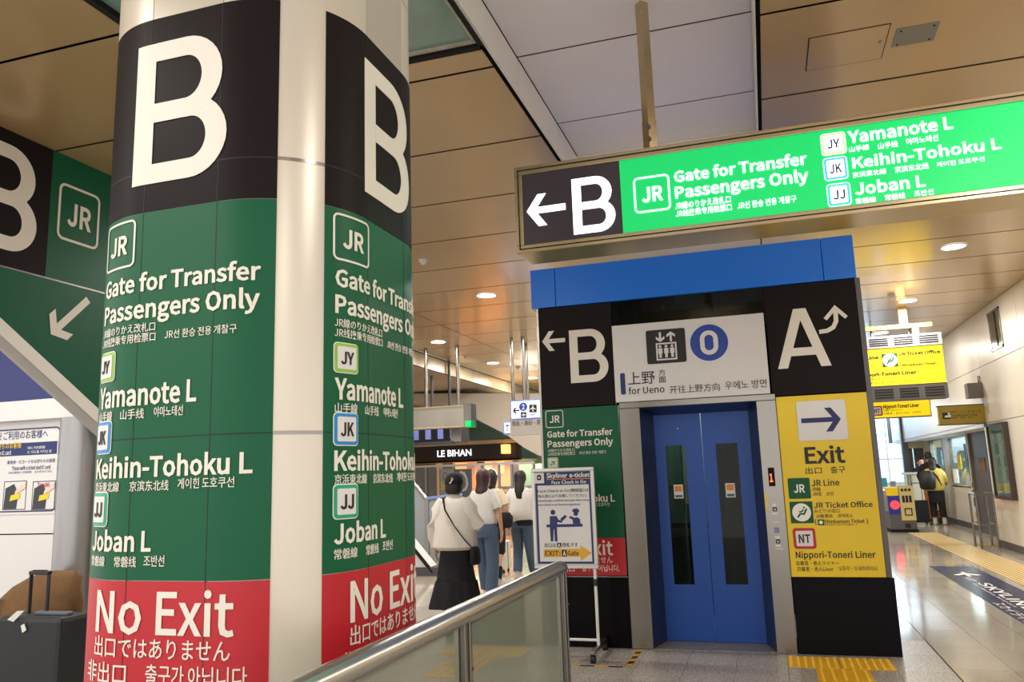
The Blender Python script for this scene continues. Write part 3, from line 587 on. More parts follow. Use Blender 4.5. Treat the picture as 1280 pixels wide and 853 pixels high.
for s, (x0, x1, wt, wb, stk) in enumerate(((bx0, mid-.003, ((831.7, 557.6), (856.3, 556.4)), (844, 731), ((841.8, 606.4), (854.4, 623.3))), (mid+.003, bx1, ((894.3, 555), (921.5, 554)), (909.8, 731), ((906.3, 604.5), (919.6, 622))))):
    u0_, v1_ = DF.uv(wt[0]); u1_, _ = DF.uv(wt[1]); _, v0_ = DF.uv(wb)
    d_ = MB().box((x0, DY, .008), (u0_, DY+.04, 2.2)).box((u1_, DY, .008), (x1, DY+.04, 2.2)).box((u0_, DY, .008), (u1_, DY+.04, v0_)).box((u0_, DY, v1_), (u1_, DY+.04, 2.2)).build('door', 'doorblue', lift)
    box('window_glass', (u0_, DY+.015, v0_), (u1_, DY+.021, v1_), 'darkglass', d_)
    a, b = DF.uv(stk[0]), DF.uv(stk[1]); st = box('warning_sticker', (a[0], DY+.008, b[1]), (b[0], DY+.013, a[1]), 'boardwhite', d_)
    h = a[1]-b[1]; box('warning_sticker_band', (a[0]+.01, DY+.005, a[1]-h*.5), (b[0]-.01, DY+.008, a[1]-.012), 'orange', d_); box('warning_sticker_band', (a[0]+.01, DY+.005, b[1]+.01), (b[0]-.01, DY+.008, b[1]+h*.25), mat('sticker_green', '#3c5a4a', .5), d_)
MB().tube([(-.8, DY-.004, 1.99), (-.8, DY, 1.99)], .008, 10).build('key_hole', 'steel', lift)
box('sill', (fx0, EY+.0, -.008), (fx1, DY+.1, .004), 'granite', lift)
# lift car seen through the glass
car = MB().box((-1.3, 9.35, .05), (.05, 9.4, 2.35)).box((-1.35, 8.1, .05), (-1.3, 9.4, 2.35)).build('car_wall', mat('car_panel', '#9aa79b', .3, .3), lift)
box('car_dado', (-1.29, 9.33, .05), (.04, 9.35, .85), mat('car_dado', '#4b4a46', .5), lift); box('car_handrail', (-1.29, 9.28, .95), (.04, 9.32, 1.0), 'steel', lift)
box('car_joint', (-.93, 9.34, .85), (-.915, 9.35, 2.35), 'dark', lift); box('car_joint', (-1.29, 9.34, 1.4), (-.55, 9.35, 1.41), 'dark', lift)
box('car_door_edge', (-.52, 8.3, .05), (.05, 8.34, 2.35), mat('car_dark', '#0d0d10', .7, spec=.1), lift); box('car_cable_run', (-.42, 8.25, .3), (-.36, 8.29, 2.1), 'darkgrey', lift)
box('car_cable_run', (-.28, 8.22, .3), (-.24, 8.28, 1.4), mat('cable_blue', '#3b4f68', .5), lift)
# controls on the right jamb
JF = Flat('y', EY-.012)
def jb(p0, p1, name, m, parent=None, dep=.004):
    a, b = JF.uv(p0), JF.uv(p1); return box(name, (a[0], EY-.012-dep, b[1]), (b[0], EY-.012, a[1]), m, parent or lift)
ind = jb((959.5, 585), (969.5, 608), 'floor_indicator', 'blackgloss'); tpx(ind, '1', JF, (962.6, 602.5), (966.3, 602.3), (964.5, 592.5), 'ledred', .03, d=.006)
jb((956, 616), (960.5, 639.5), 'yellow_sticker', 'yellow', dep=.002)
for (yy, xx) in ((629.8, 965), (667, 969)):
    k = 3 if yy > 650 else 0
    jb((xx, yy+k), (xx+6, yy+k+4), 'button_label', 'boardwhite'); bt = jb((xx+.8, yy+k+4.6), (xx+6.4, yy+k+9.6), 'call_button', 'plastic', dep=.01); jb((xx, yy+k+11), (xx+7.5, yy+k+13.5), 'button_label', 'boardwhite')
    jb((xx+2.6, yy+k+6.2), (xx+4.8, yy+k+8.2), 'button_lamp', 'boardwhite', bt, .013)
a = jb((968, 660), (974, 666), 'wheelchair_plate', mat('plate_blue', '#163c96', .4)); tpx(a, 'ᘔ' if False else '\u267f', JF, (969.2, 665), (972.8, 665), (971, 661), 'white', .01, 'bbox', .006)
for yy in (652.5, 686): jb((966+(yy-652)*.12, yy), (974.5+(yy-652)*.12, yy+.9), 'plate_line', 'boardwhite', dep=.002)

# ---------------------------------------------------------------- overhead gate sign
SY = 4.8
SF = Flat('y', SY)
so = thing('overhead_sign', 'long backlit green and black sign box pointing left to gate B, hanging overhead', 'sign', (.2, SY+.16, 3.0))
z0, z1, x0, x1 = 3.012, 3.602, -1.44, 2.3
MB().box((x0+.01, SY+.03, z0+.005), (x1, SY+.325, z1-.005)).build('sign_box', 'bronze', so, .004)
for a, b in (((x0, SY, z0), (x1, SY+.04, z0+.052)), ((x0, SY, z1-.058), (x1, SY+.04, z1)), ((x0, SY, z0+.052), (x0+.052, SY+.04, z1-.058)), ((x1-.05, SY, z0+.052), (x1, SY+.04, z1-.058))): MB().box(a, b).build('sign_frame', 'bronze', so, .004)
for a, b in (((x0+.02, SY-.006, z0+.022), (x1, SY+.001, z0+.027)), ((x0+.02, SY-.006, z1-.03), (x1, SY+.001, z1-.025)), ((x0+.022, SY-.006, z0+.024), (x0+.027, SY+.001, z1-.028))): MB().box(a, b).build('frame_groove', 'dark', so)
sx = SF.uv((776, 250))[0]
MB().box((x0+.052, SY+.008, z0+.052), (sx, SY+.03, z1-.058)).build('sign_face', 'litdark', so)['label'] = 'black face with arrow and B'
sf = MB().box((sx+.002, SY+.008, z0+.052), (x1-.05, SY+.03, z1-.058)).build('sign_face', 'litgreen', so); sf['label'] = 'backlit green face with line names'
F = Flat('y', SY+.006)
def ts(st, bl, br, tp, bold=.015, mode='base'): return tpx(sf, st, F, bl, br, tp, 'litwhite', bold, mode, .001)
a, b, c = F.uv((717.5, 293.8)), F.uv((768.9, 260)), F.uv((757, 218.5)); bigB(sf, F, a[0], a[1], b[0], c[1], 'litwhite', .001)
arrow(sf, F, F.uv((658.5, 265)), F.uv((707, 258.2)), .108, .044, 'litwhite', .001)
a, b = F.uv((794, 267.5)), F.uv((838.5, 217)); b2 = F.uv((836, 217)); jrbox(sf, F, F.uv((792.5, 245))[0], a[1], F.uv((837.5, 240))[0], b2[1], .001, 'litwhite')
ts('Gate for Transfer', (843, 228), (1009, 204.4), (880, 208), .02)
ts('Passengers Only', (844.3, 248.2), (1011, 225), (1004, 211), .02)
ts('JR線のりかえ改札口', (844, 262.5), (913.6, 252), (912.5, 244.5), mode='bbox'); ts('JR线换乘专用检票口', (845, 272), (915, 262.5), (914.4, 254.5), mode='bbox'); ts('JR선 환승 전용 개찰구', (921.9, 262), (995.7, 252), (995, 244), mode='bbox')
for t_, c_, tl, bl, br in (('JY', 'ygreen', (1025.7, 168.7), (1027.6, 195.7), (1058.7, 191)), ('JK', 'jkblue', (1029.5, 198.7), (1031, 227), (1061, 223)), ('JJ', 'jjgreen', (1032.5, 231.3), (1035.5, 259.5), (1065, 255.7))):
    A_, B_, C_ = F.uv(tl), F.uv(bl), F.uv(br); badge(sf, F, B_[0], B_[1], C_[0], A_[1]-.0, t_, mat('lit_'+t_, {'JY': '#a9d27a', 'JK': '#3aa0e6', 'JJ': '#20b09a'}[t_], .4, emit=.8), 'litwhite', mat('navy_ink', '#151a55', .5), d=.001, rim='litwhite')
ts('Yamanote L', (1060.6, 179.2), (1191.9, 162), (1190, 145.5), .02); ts('Keihin-Tohoku L', (1066, 210.7), (1252.6, 189.3), (1250, 171), .02); ts('Joban L', (1069.2, 243.7), (1157.3, 233.2), (1154.3, 217.5), .02)
for st, l, r, b_, t_ in (('山手線', 1061.7, 1087, (1061.7, 190.8), (1087, 180)), ('山手线', 1098, 1123, (1098, 187), (1123, 175.5)), ('야마노테선', 1133, 1173.8, (1133, 181.5), (1173.8, 167.6)), ('京浜東北線', 1066, 1108.6, (1066, 222.8), (1108.6, 210.2)), ('京滨东北线', 1118.7, 1161.8, (1118.7, 216.5), (1161.8, 203)), ('게이힌 도호쿠선', 1171, 1232, (1171, 209.5), (1232, 195)), ('常磐線', 1070, 1095.5, (1070, 255.5), (1095.5, 245.5)), ('常磐线', 1106.7, 1132, (1106.7, 251), (1132, 240.5)), ('조반선', 1143, 1167.5, (1143, 246), (1167.5, 235.8))):
    ts(st, b_, (r, b_[1]), t_, .01, 'bbox')
pp = at(813, 180, 'y', SY+.06)
MB().tube([(pp.x, SY+.06, z1-.002), (pp.x, SY+.06, z1+.2)], .045, 4).build('pole_bracket', 'bronze', so, smooth=False)
MB().tube([(pp.x, SY+.06, z1+.19), (pp.x, SY+.06, GZ)], .042, 4).build('pole', 'bronze', so, smooth=False)
for zz in (z1+.06, z1+.14): MB().tube([(pp.x, SY+.0, zz), (pp.x, SY+.02, zz)], .014, 10).build('bolt', 'darkgrey', so)
MB().tube([(1.9, SY+.06, z1-.002), (1.9, SY+.06, CEIL)], .042, 4).build('pole', 'bronze', so, smooth=False)

# ---------------------------------------------------------------- glass balustrade in front
br = thing('glass_balustrade', 'glass balustrade with broad steel handrail in the foreground', 'railing', (-1.09, 2.8, 0))
RXc = -1.1
pth = [(RXc, .4, 1.092)]+[(RXc, y, 1.092) for y in (1.5, 2.6, 3.7, 4.2)]+[(RXc, 4.27, 1.09), (RXc, 4.31, 1.075)]
MB().tube(pth, [(.042, .037)]*5+[(.042, .036), (.026, .016)], 24).build('handrail', 'steel2', br)
for y in (1.3, 2.78, 4.24):
    for dy in (0, .05):
        MB().box((RXc-.028, y+dy-.01, 0), (RXc+.028, y+dy+.012, 1.07)).build('post', 'steel', br, .003)
    MB().box((RXc-.03, y+.002, 0), (RXc+.012, y+.05, 1.06)).build('post_core', mat('post_glass_edge', '#8fa6a0', .15), br)
    for zz in (.9, .4): MB().tube([(RXc+.026, y+.06, zz), (RXc+.031, y+.06, zz)], .006, 8).build('bolt', 'darkgrey', br)
milk = glassmat('balustrade_glass', '#c9d2c8', .3); nt = milk.node_tree; df = nt.nodes.new('ShaderNodeBsdfDiffuse'); df.inputs[0].default_value = lin('#a3a797')+[1]
m2 = nt.nodes.new('ShaderNodeMixShader'); m2.inputs[0].default_value = .38; out = next(n for n in nt.nodes if n.type == 'OUTPUT_MATERIAL'); old = out.inputs[0].links[0].from_socket
nt.links.new(old, m2.inputs[1]); nt.links.new(df.outputs[0], m2.inputs[2]); nt.links.new(m2.outputs[0], out.inputs[0])
for y0, y1 in ((.4, 1.28), (1.37, 2.76), (2.85, 4.22)): MB().box((RXc-.004, y0, .06), (RXc+.006, y1, 1.065)).build('glass_pane', milk, br)
MB().box((RXc-.03, .4, 0), (RXc+.03, 4.3, .06)).build('bottom_rail', 'steel', br)

# ---------------------------------------------------------------- easel sign
ZY = 7.15
ZF = Flat('y', ZY)
es = thing('easel_sign', 'white framed notice board on a wheeled stand pointing to the A gate exit', 'sign', (-1.77, ZY+.05, 0))
A_, B_ = ZF.uv((664, 586.5)), ZF.uv((748, 711)); ex0, ez1 = A_; ex1, ez0 = B_; ez0 -= .0
MB().box((ex0+.01, ZY, ez0+.01), (ex1-.01, ZY+.02, ez1-.01)).build('board', 'boardwhite', es)
for a, b in (((ex0, ZY-.012, ez0), (ex1, ZY+.03, ez0+.03)), ((ex0, ZY-.012, ez1-.03), (ex1, ZY+.03, ez1)), ((ex0, ZY-.012, ez0+.03), (ex0+.03, ZY+.03, ez1-.03)), ((ex1-.03, ZY-.012, ez0+.03), (ex1, ZY+.03, ez1-.03))): MB().box(a, b).build('board_frame', mat('alu_frame', '#c9c7c2', .35, .6), es, .004)
bd = MB().box((ex0+.035, ZY-.004, ez0+.04), (ex1-.035, ZY, ez1-.035)).build('poster', 'navy', es)
poly(bd, 'poster_field', ZF, [(ex0+.055, ez0+.06), (ex1-.05, ez0+.06), (ex1-.05, ez1-.155), (ex0+.055, ez1-.155)], 'boardwhite', .005)
def te(st, bl, br_, tp, m='ink', bold=.01, mode='base', font=True): return tpx(bd, st, ZF, bl, br_, tp, m, bold, mode, .008, font=font)
te('Skyliner e-ticket', (683.8, 598), (737.5, 597), (710, 591), 'white', .02, font=False); te('Face Check in Go', (690, 605.5), (733, 604.5), (710, 600.6), 'white', .01, font=False)
v_, f_ = stroke([ZF.uv((683.8, 599.6)), ZF.uv((737.5, 598.4))], .006); slab2d('underline', v_, f_, ZF, .008, 'orange', bd)
a, b = ZF.uv((668.5, 604.8)), ZF.uv((680, 591.5)); poly(bd, 'train_icon', ZF, [a, (b[0], a[1]), b, (a[0], b[1])], 'boardwhite', .008)
cx_, cz_ = (a[0]+b[0])/2, (a[1]+b[1])/2; poly(bd, 'train_icon_face', ZF, rrect(cx_-.02, cz_-.018, cx_+.02, cz_+.03, .012), 'ink', .0105); disc(bd, 'train_icon_lamp', ZF, cx_, cz_+.005, .009, 'boardwhite', .013, 12)
te('Face Check in Go(顔認証)は', (672.5, 617), (736, 615.5), (700, 611.5), mode='bbox'); te('有人窓口より出場してください。', (673, 622.8), (734, 621.6), (700, 618), mode='bbox')
te('Exit through a staffed ticket gate when using', (673.2, 627.7), (736.5, 626.9), (700, 624.4), bold=.002); te('Face Check in Go (facial recognition).', (673.4, 632.8), (726, 631.8), (700, 629.5), bold=.002)
def pe(name, pxs, m='navy'): polyp(bd, name, ZF, pxs, m, .0086 if name in ('counter_bar', 'ticket_slip') else .008)
for hx, hy, r in ((691.4, 640.7, .023), (720, 642.3, .021)): q = ZF.uv((hx, hy)); disc(bd, 'figure_head', ZF, q[0], q[1], r, 'navy', .008, 16)
pe('counter_bar', [(683.5, 659.5), (728.6, 658.5), (728.4, 655), (683.3, 656)])
pe('figure_body', [(687.6, 645.5), (695.8, 645.2), (698.5, 650), (703, 651), (703, 653.6), (697, 653), (696.4, 660), (697.2, 677), (693.8, 677), (693, 662), (692.4, 662), (692, 677), (688.8, 677), (687.6, 660)])
pe('officer_body', [(716.5, 655), (716, 650), (711.5, 647.2), (713, 645.2), (718, 647.3), (722.5, 647), (725.3, 649.5), (725.8, 655)])
pe('officer_cap', [(715.2, 640), (716.5, 636.5), (722, 635.8), (724.5, 639), (723.8, 640.6)])
pe('ticket_slip', [(700.5, 649), (706.5, 643.8), (709, 646.2), (703.2, 651.8)])
te('出口は', (681, 684.5), (695.3, 684), (690, 679), mode='bbox'); te('改札です', (703.5, 684.2), (722.6, 683.6), (710, 678.5), mode='bbox')
pe('letter_tile', [(696.6, 684.5), (702, 684.4), (701.8, 678.8), (696.4, 679)], 'ink'); tpx(bd, 'A', ZF, (697.6, 683.6), (701, 683.6), (699, 680), 'white', .02, 'base', .011)
pe('arrow_band', [(680.2, 697), (725.8, 696), (726.4, 701.5), (740, 691.5), (725.6, 682), (725.8, 686.2), (679.8, 687)], mat('arrow_amber', '#e0a92a', .5))
def te2(st, bl, br_, tp, m='ink'): return tpx(bd, st, ZF, bl, br_, tp, m, .012, 'base', .011)
te2('EXIT:', (682, 695), (701, 694.7), (690, 688.7)); te2('Gate', (710, 694.5), (724, 694.2), (715, 688.7))
q0, q1 = ZF.uv((703, 696)), ZF.uv((708.6, 687.6)); poly(bd, 'letter_tile', ZF, [q0, (q1[0], q0[1]), q1, (q0[0], q1[1])], 'ink', .0105); tpx(bd, 'A', ZF, (704.2, 694.8), (707.8, 694.8), (706, 689), 'white', .02, 'base', .013)
sxl, sxr = ex0+.09, -1.535
for x in (sxl, sxr):
    MB().tube([(x, ZY+.045, .08), (x, ZY+.045, ez1-.1)], .014, 10).build('stand_leg', 'boardwhite', es)
    MB().tube([(x, ZY+.045, .6), (x, ZY+.045, .66)], .02, 10).build('leg_clamp', 'plastic', es)
    ft = MB().box((x-.02, 6.93, .07), (x+.02, 7.5, .1)).build('foot', 'steel', es, .004)
    for y in (6.95, 7.48): MB().tube([(x-.02, y, .034), (x+.02, y, .034)], .034, 14).build('castor', 'rubber', ft)
MB().tube([(sxl, ZY+.045, .14), (sxr, ZY+.045, .14)], .012, 10).build('cross_bar', 'boardwhite', es)
# hazard tape round the stand
tp_ = thing('hazard_tape', 'black and yellow striped tape on the floor beside the lift door', 'tape', (-1.22, 7.2, 0))
for i in range(7):
    yy = 6.87+i*.093; MB().prism([(-1.25, yy, .001), (-1.205, yy+.025, .001), (-1.205, yy+.118, .001), (-1.25, yy+.093, .001)], (0, 0, .002)).build('stripe', 'tact' if i % 2 == 0 else 'ink', tp_)
tp2 = thing('hazard_tape', 'worn black and yellow tape line on the floor in front of the wheeled notice board', 'tape', (-1.7, 6.86, 0))
for i in range(10):
    xx = -1.27-i*.12; MB().box((xx-.118, 6.84, .001), (xx, 6.868, .003)).build('stripe', 'ink' if i % 2 == 0 else 'tact', tp2)

# ---------------------------------------------------------------- tactile paving
def tactile(name, label, x0, y0, x1, y1, kind, nx, ny, group=None):
    t = thing(name, label, 'tactile paving', ((x0+x1)/2, (y0+y1)/2, 0), group)
    MB().box((x0+.002, y0+.002, 0), (x1-.002, y1-.002, .004)).build('tile_body', 'tact', t)
    b = MB()
    if kind == 'dots':
        for i in range(nx):
            for j in range(ny):
                cx, cy = x0+(i+.5)*(x1-x0)/nx, y0+(j+.5)*(y1-y0)/ny; b.tube([(cx, cy, .004), (cx, cy, .009)], [.014, .009], 6)
    else:
        for i in range(nx): cx = x0+(i+.5)*(x1-x0)/nx; b.box((cx-.011, y0+.012, .004), (cx+.011, y1-.012, .009))
    o = b.build('raised_studs' if kind == 'dots' else 'raised_bars', mat('tactile_raised', '#e3b43a', .5), t); o['kind'] = 'stuff'
tactile('tactile_tile', 'yellow studded floor tile in front of the lift, left of the pair', .03, 7.06, .43, 7.46, 'dots', 7, 7)
tactile('tactile_tile', 'yellow studded floor tile in front of the lift, right of the pair', .434, 7.06, .834, 7.46, 'dots', 7, 7)
tactile('tactile_tile', 'yellow ribbed floor tile leading to the studded pair before the lift', .235, 6.655, .635, 7.055, 'bars', 5, 1)
tactile('tactile_tile', 'second yellow ribbed floor tile, nearest the viewer', .235, 6.25, .635, 6.65, 'bars', 5, 1)
b = MB()
st_ = thing('tactile_strip', 'long pale yellow ribbed guide strip running down the right corridor', 'tactile paving', (3.3, 15, 0))
MB().box((2.98, 8, 0), (3.58, 20.7, .003)).build('strip_body', mat('tactile_faded', '#b89a62', .25), st_)
for i in range(10): b.box((3.0+i*.06, 8, .003), (3.03+i*.06, 20.7, .008))
b.build('raised_bars', mat('tactile_faded_bar', '#e6cf92', .3), st_)['kind'] = 'stuff'
st2 = tag(box('tactile_cross', (3.59, 17.42, 0), (4.4, 17.85, .004), mat('tactile_worn', '#b8953c', .4)), 'yellow studded branch of the guide strip turning to the service door', 'tactile paving')

# ---------------------------------------------------------------- floor graphic
FM = Flat('z', .001)
gm = thing('floor_graphic', 'navy floor sticker with white airport train lettering and arrow on the corridor tiles', 'floor sticker', (2.55, 11, 0))
gp = MB().box((2.26, 7.6, .001), (2.86, 14.05, .003)).build('sticker_sheet', mat('sticker_navy', '#2b2d55', .22), gm)
F = Flat('z', .003)
text(gp, 'SKYLINER', F, -12.15, 2.5, -9.6, 2.64, 'white', .01, d=.0015)
text(gp, 'for Narita Airport', F, -12.1, 2.435, -10.2, 2.47, 'white', .0, d=.0015)
text(gp, 'スカイライナー', F, -10.5, 2.29, -9.0, 2.4, 'white', .0, 'base', d=.0015)
v_, f_ = stroke([(-13.3, 2.565), (-12.8, 2.565)], .05); slab2d('plane_symbol', v_, f_, F, .0015, 'white', gp)
v_, f_ = stroke([(-12.95, 2.42), (-13.12, 2.565), (-12.95, 2.71)], .09); slab2d('plane_symbol', v_, f_, F, .002, 'white', gp)
text(gp, 'NRT', F, -12.72, 2.46, -12.3, 2.54, 'white', .0, d=.0015)

# ---------------------------------------------------------------- left: green sign wall, kiosk and luggage
GX = -5.37
GF = Flat('x+', GX)
gw = thing('wall_sign', 'large green and black gate sign high on the left, above a white diagonal trim', 'sign', (GX, 4.7, 2.4))
p1, p2 = GF.uv((0, 398)), GF.uv((113, 503))
yb = 5.9; sl = (p2[1]-p1[1])/(p2[0]-p1[0])
dz = lambda y: p1[1]+sl*(y-p1[0])
bk, = [MB().box((GX-.03, 3.0, 3.277), (GX, 4.77, CEIL-.003)).build('sign_panel', 'black', gw)]; bk['label'] = 'black panel with white B'
gg = MB().box((GX-.03, 4.772, 3.277), (GX, yb, CEIL-.003)).build('sign_panel', 'green', gw); gg['label'] = 'green panel with boxed logo'
ga = MB().prism([(GX-.03, 3.0, 3.262), (GX-.03, yb, 3.262), (GX-.03, yb, dz(yb)), (GX-.03, p1[0]-.3, dz(p1[0]-.3)), (GX-.03, 3.0, dz(p1[0]-.3))][:5] if dz(p1[0]-.3) < 3.262 else [(GX-.03, 3.0, 3.262), (GX-.03, yb, 3.262), (GX-.03, yb, dz(yb)), (GX-.03, p1[0]+(3.262-p1[1])/sl, 3.262)], (.03, 0, 0)).build('sign_panel', 'green', gw); ga['label'] = 'green panel with downward arrow'
MB().box((GX-.01, 3, 3.262), (GX+.004, yb, 3.277)).build('panel_trim', 'steel', gw)
bu = GF.uv((45.8, 277)); bt_, bb_ = GF.uv((10, 180))[1], GF.uv((12, 314))[1]
bigB(bk, GF, bu[0]-(bt_-bb_)*.74, bb_, bu[0], bt_, 'cream', .002)
a, b = GF.uv((70, 297)), GF.uv((125.5, 247)); jrbox(gg, GF, a[0], a[1], b[0], b[1], .002, 'cream')
arrow(ga, GF, GF.uv((63, 418)), GF.uv((110, 375)), .13, .062, 'cream', .002)
# white diagonal trim with shade put into the lower band's colour
y0_, y1_ = p1[0]-.6, yb
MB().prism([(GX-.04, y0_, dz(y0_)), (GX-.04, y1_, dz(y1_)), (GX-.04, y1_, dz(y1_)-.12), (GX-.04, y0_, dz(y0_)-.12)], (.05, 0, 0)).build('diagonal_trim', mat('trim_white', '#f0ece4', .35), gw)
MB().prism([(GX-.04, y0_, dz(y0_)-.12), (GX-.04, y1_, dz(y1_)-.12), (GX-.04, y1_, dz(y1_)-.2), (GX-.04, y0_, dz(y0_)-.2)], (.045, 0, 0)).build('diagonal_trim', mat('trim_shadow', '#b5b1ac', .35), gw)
KY = 5.75
KF = Flat('y', KY)
ki = thing('gate_kiosk', 'white kiosk wall with blue upper panel and passenger poster behind the pillar', 'kiosk', (-6.4, KY+.2, 0))
kx1 = KF.uv((88, 600))[0]
bz1, bz0 = KF.uv((60, 500))[1], KF.uv((60, 525))[1]
box('blue_panel', (-8.6, KY+.02, bz1), (kx1, KY+.1, 3.9), mat('kiosk_blue', '#1d2766', .4), ki)
box('white_beam', (-8.6, KY-.08, bz0), (kx1+.28, KY+.1, bz1), 'boardwhite', ki, .006)
jz = KF.uv((40, 668))[1]
box('white_panel', (-8.6, KY, jz+.006), (kx1-.13, KY+.05, bz0), 'boardwhite', ki); box('white_panel', (-8.6, KY, 0), (kx1-.13, KY+.05, jz-.006), 'boardwhite', ki)
box('panel_joint', (-8.6, KY+.03, jz-.01), (kx1-.13, KY+.06, jz+.01), 'dark', ki)
MB().tube([(kx1+.05, KY+.05, 0), (kx1+.05, KY+.05, bz0)], .18, 24).build('steel_post', mat('post_steel', '#9c9b9c', .3, .8, .15, 9, stretch=(1, 1, .1)), ki)
ps = box('poster', (-8.4, KY-.008, KF.uv((35, 643))[1]), (KF.uv((78, 600))[0], KY, KF.uv((35, 531))[1]), 'boardwhite', ki)
PFk = Flat('y', KY-.008)
def tk(st, bl, br_, tp, m='navy', bold=.01, mode='bbox', d=.002): return tpx(ps, st, PFk, bl, br_, tp, m, bold, mode, d)
u0_, v0_ = PFk.uv((2, 641)); u1_, v1_ = PFk.uv((76, 533)); ringrect(ps, 'poster_border', PFk, -8.3, v0_, u1_, v1_-.0, .012, .05, 'navy', .001)
tk('をご利用のお客様へ', (-3, 551), (60, 547), (30, 538.5)); 
A_, B_ = PFk.uv((-8, 571.5)), PFk.uv((72, 551.5)); poly(ps, 'poster_band', PFk, [(A_[0]-.6, A_[1]), (B_[0], A_[1]), (B_[0], B_[1]), (A_[0]-.6, B_[1])], 'navy', .001)
tk('持ちのお客様', (-3, 562), (27, 560.5), (10, 553.6), 'yellow', d=.004); tk('an IC card', (-2, 569.5), (14, 569), (8, 563.5), 'white', mode='base', d=.004); tk('持IC卡的顾客', (35, 562.2), (57, 561.5), (45, 558), 'white', 0, d=.004); tk('IC 카드를 가지신 분', (35, 567.5), (65, 566.5), (45, 563.3), 'white', 0, d=.004)
tk('乗車券・ICカードをお持ちのお客様', (9, 581), (69, 579.5), (40, 574.5)); tk('Those with a ticket and IC card', (15, 588.2), (63, 587), (40, 582), mode='base'); tk('持车票和IC卡的顾客　승차권과 IC카드', (11, 593), (65, 592), (40, 589.5), bold=0)
for xx in (3, 39):
    q0, q1 = PFk.uv((xx, 638)), PFk.uv((xx+31, 601)); ringrect(ps, 'diagram_frame', PFk, q0[0], q0[1], q1[0], q1[1], .006, .004, 'ink', .001)
    w_ = q1[0]-q0[0]; h_ = q1[1]-q0[1]
    poly(ps, 'diagram_gate', PFk, [(q0[0]+.04*w_, q0[1]+.03*h_), (q0[0]+.6*w_, q0[1]+.03*h_), (q0[0]+.66*w_, q0[1]+.55*h_), (q0[0]+.45*w_, q0[1]+.9*h_), (q0[0]+.08*w_, q0[1]+.75*h_)], mat('diagram_grey', '#30333d', .5), .001)
    poly(ps, 'diagram_label', PFk, [(q0[0]+.3*w_, q0[1]+.3*h_), (q0[0]+.72*w_, q0[1]+.38*h_), (q0[0]+.76*w_, q0[1]+.58*h_), (q0[0]+.34*w_, q0[1]+.5*h_)], 'yellow', .003)
    poly(ps, 'diagram_hand', PFk, [(q0[0]+.5*w_, q0[1]+.5*h_), (q0[0]+.97*w_, q0[1]+.75*h_), (q0[0]+.97*w_, q0[1]+.95*h_), (q0[0]+.55*w_, q0[1]+.68*h_)], mat('diagram_skin', '#e9c9b4', .6), .0045)
tk('Touch!', (47, 609), (62, 607), (55, 603), 'red', mode='base', d=.006)
# suitcase with brown bag
SYc = 4.95
def SP(px, py): q = at(px, py, 'y', SYc); return q.x, q.z
sx0 = SP(14, 800)[0]; sx1 = sx0+.62; sz1 = SP(60, 768)[1]
sc = thing('suitcase', 'black hard suitcase with raised handle and white tag behind the pillar', 'suitcase', ((sx0+sx1)/2, SYc, 0))
MB().box((sx0, SYc-.14, .06), (sx1, SYc+.15, sz1)).build('shell', mat('suitcase_shell', '#1b1e20', .55, 0, .2, 8), sc, .035)
hx0, hx1, hz = SP(38, 740)[0], SP(60, 740)[0], SP(50, 714)[1]
MB().tube([(hx0, SYc, sz1-.02), (hx0, SYc, hz-.03), (hx0+.02, SYc, hz-.005), (hx1-.02, SYc, hz-.005), (hx1, SYc, hz-.03), (hx1, SYc, sz1-.02)], .014, 10).build('handle', 'plastic', sc)
MB().box((hx0-.01, SYc-.02, hz-.028), (hx1+.01, SYc+.02, hz)).build('handle_grip', 'plastic', sc, .006)
MB().box((hx0+.1, SYc-.05, sz1), (hx1+.25, SYc+.01, sz1+.025)).build('top_handle', mat('grey_plastic', '#596068', .4), sc, .008)
MB().prism([(hx0-.04, SYc-.15, sz1-.02), (hx0+.06, SYc-.16, sz1+.045), (hx0+.13, SYc-.16, sz1+.05), (hx0+.02, SYc-.15, sz1-.035)], (0, .006, 0)).build('luggage_tag', 'boardwhite', sc)
MB().prism([(hx0+.1, SYc-.155, sz1-.06), (hx0+.13, SYc-.155, sz1-.045), (hx0+.155, SYc-.155, sz1-.09), (hx0+.12, SYc-.155, sz1-.11)], (0, .006, 0)).build('luggage_tag', 'boardwhite', sc)
for x in (sx0+.07, sx1-.07):
    for y in (SYc-.09, SYc+.1): MB().tube([(x-.012, y, .03), (x+.012, y, .03)], .03, 12).build('wheel', 'rubber', sc)
bg = MB(); random.seed(3)
vs = []; 
def bagp(a, i):
    return .05*math.sin(3*a+i)+.035*math.sin(7*a+2.3*i)
bxc, bzc = SP(75, 742)
BX, BYc = -5.84, SYc+.42
bg.rings([(BX-.05, BYc, .36, .3, .1), (BX-.04, BYc, .42, .38, .14), (BX-.02, BYc, .55, .42, .16), (BX, BYc, .7, .41, .16), (BX+.06, BYc, .8, .34, .13), (BX+.13, BYc, .88, .26, .1), (BX+.18, BYc, .93, .16, .05)], 32, bagp)
bagt = thing('duffel_bag', 'crumpled brown cloth bag slumped behind the black suitcase', 'bag', (BX, BYc, 0)); bg.build('bag_body', 'brown', bagt)
MB().tube([(BX-.3, BYc-.14, .72), (BX-.36, BYc-.17, .6), (BX-.37, BYc-.17, .45), (BX-.34, BYc-.15, .36)], .025, 8, .5).build('bag_strap', mat('grey_strap', '#6c6a6c', .7), bagt)
MB().box((BX-.3, BYc-.1, 0), (BX+.3, BYc+.12, .37)).build('bag_base', 'brown', bagt, .04)

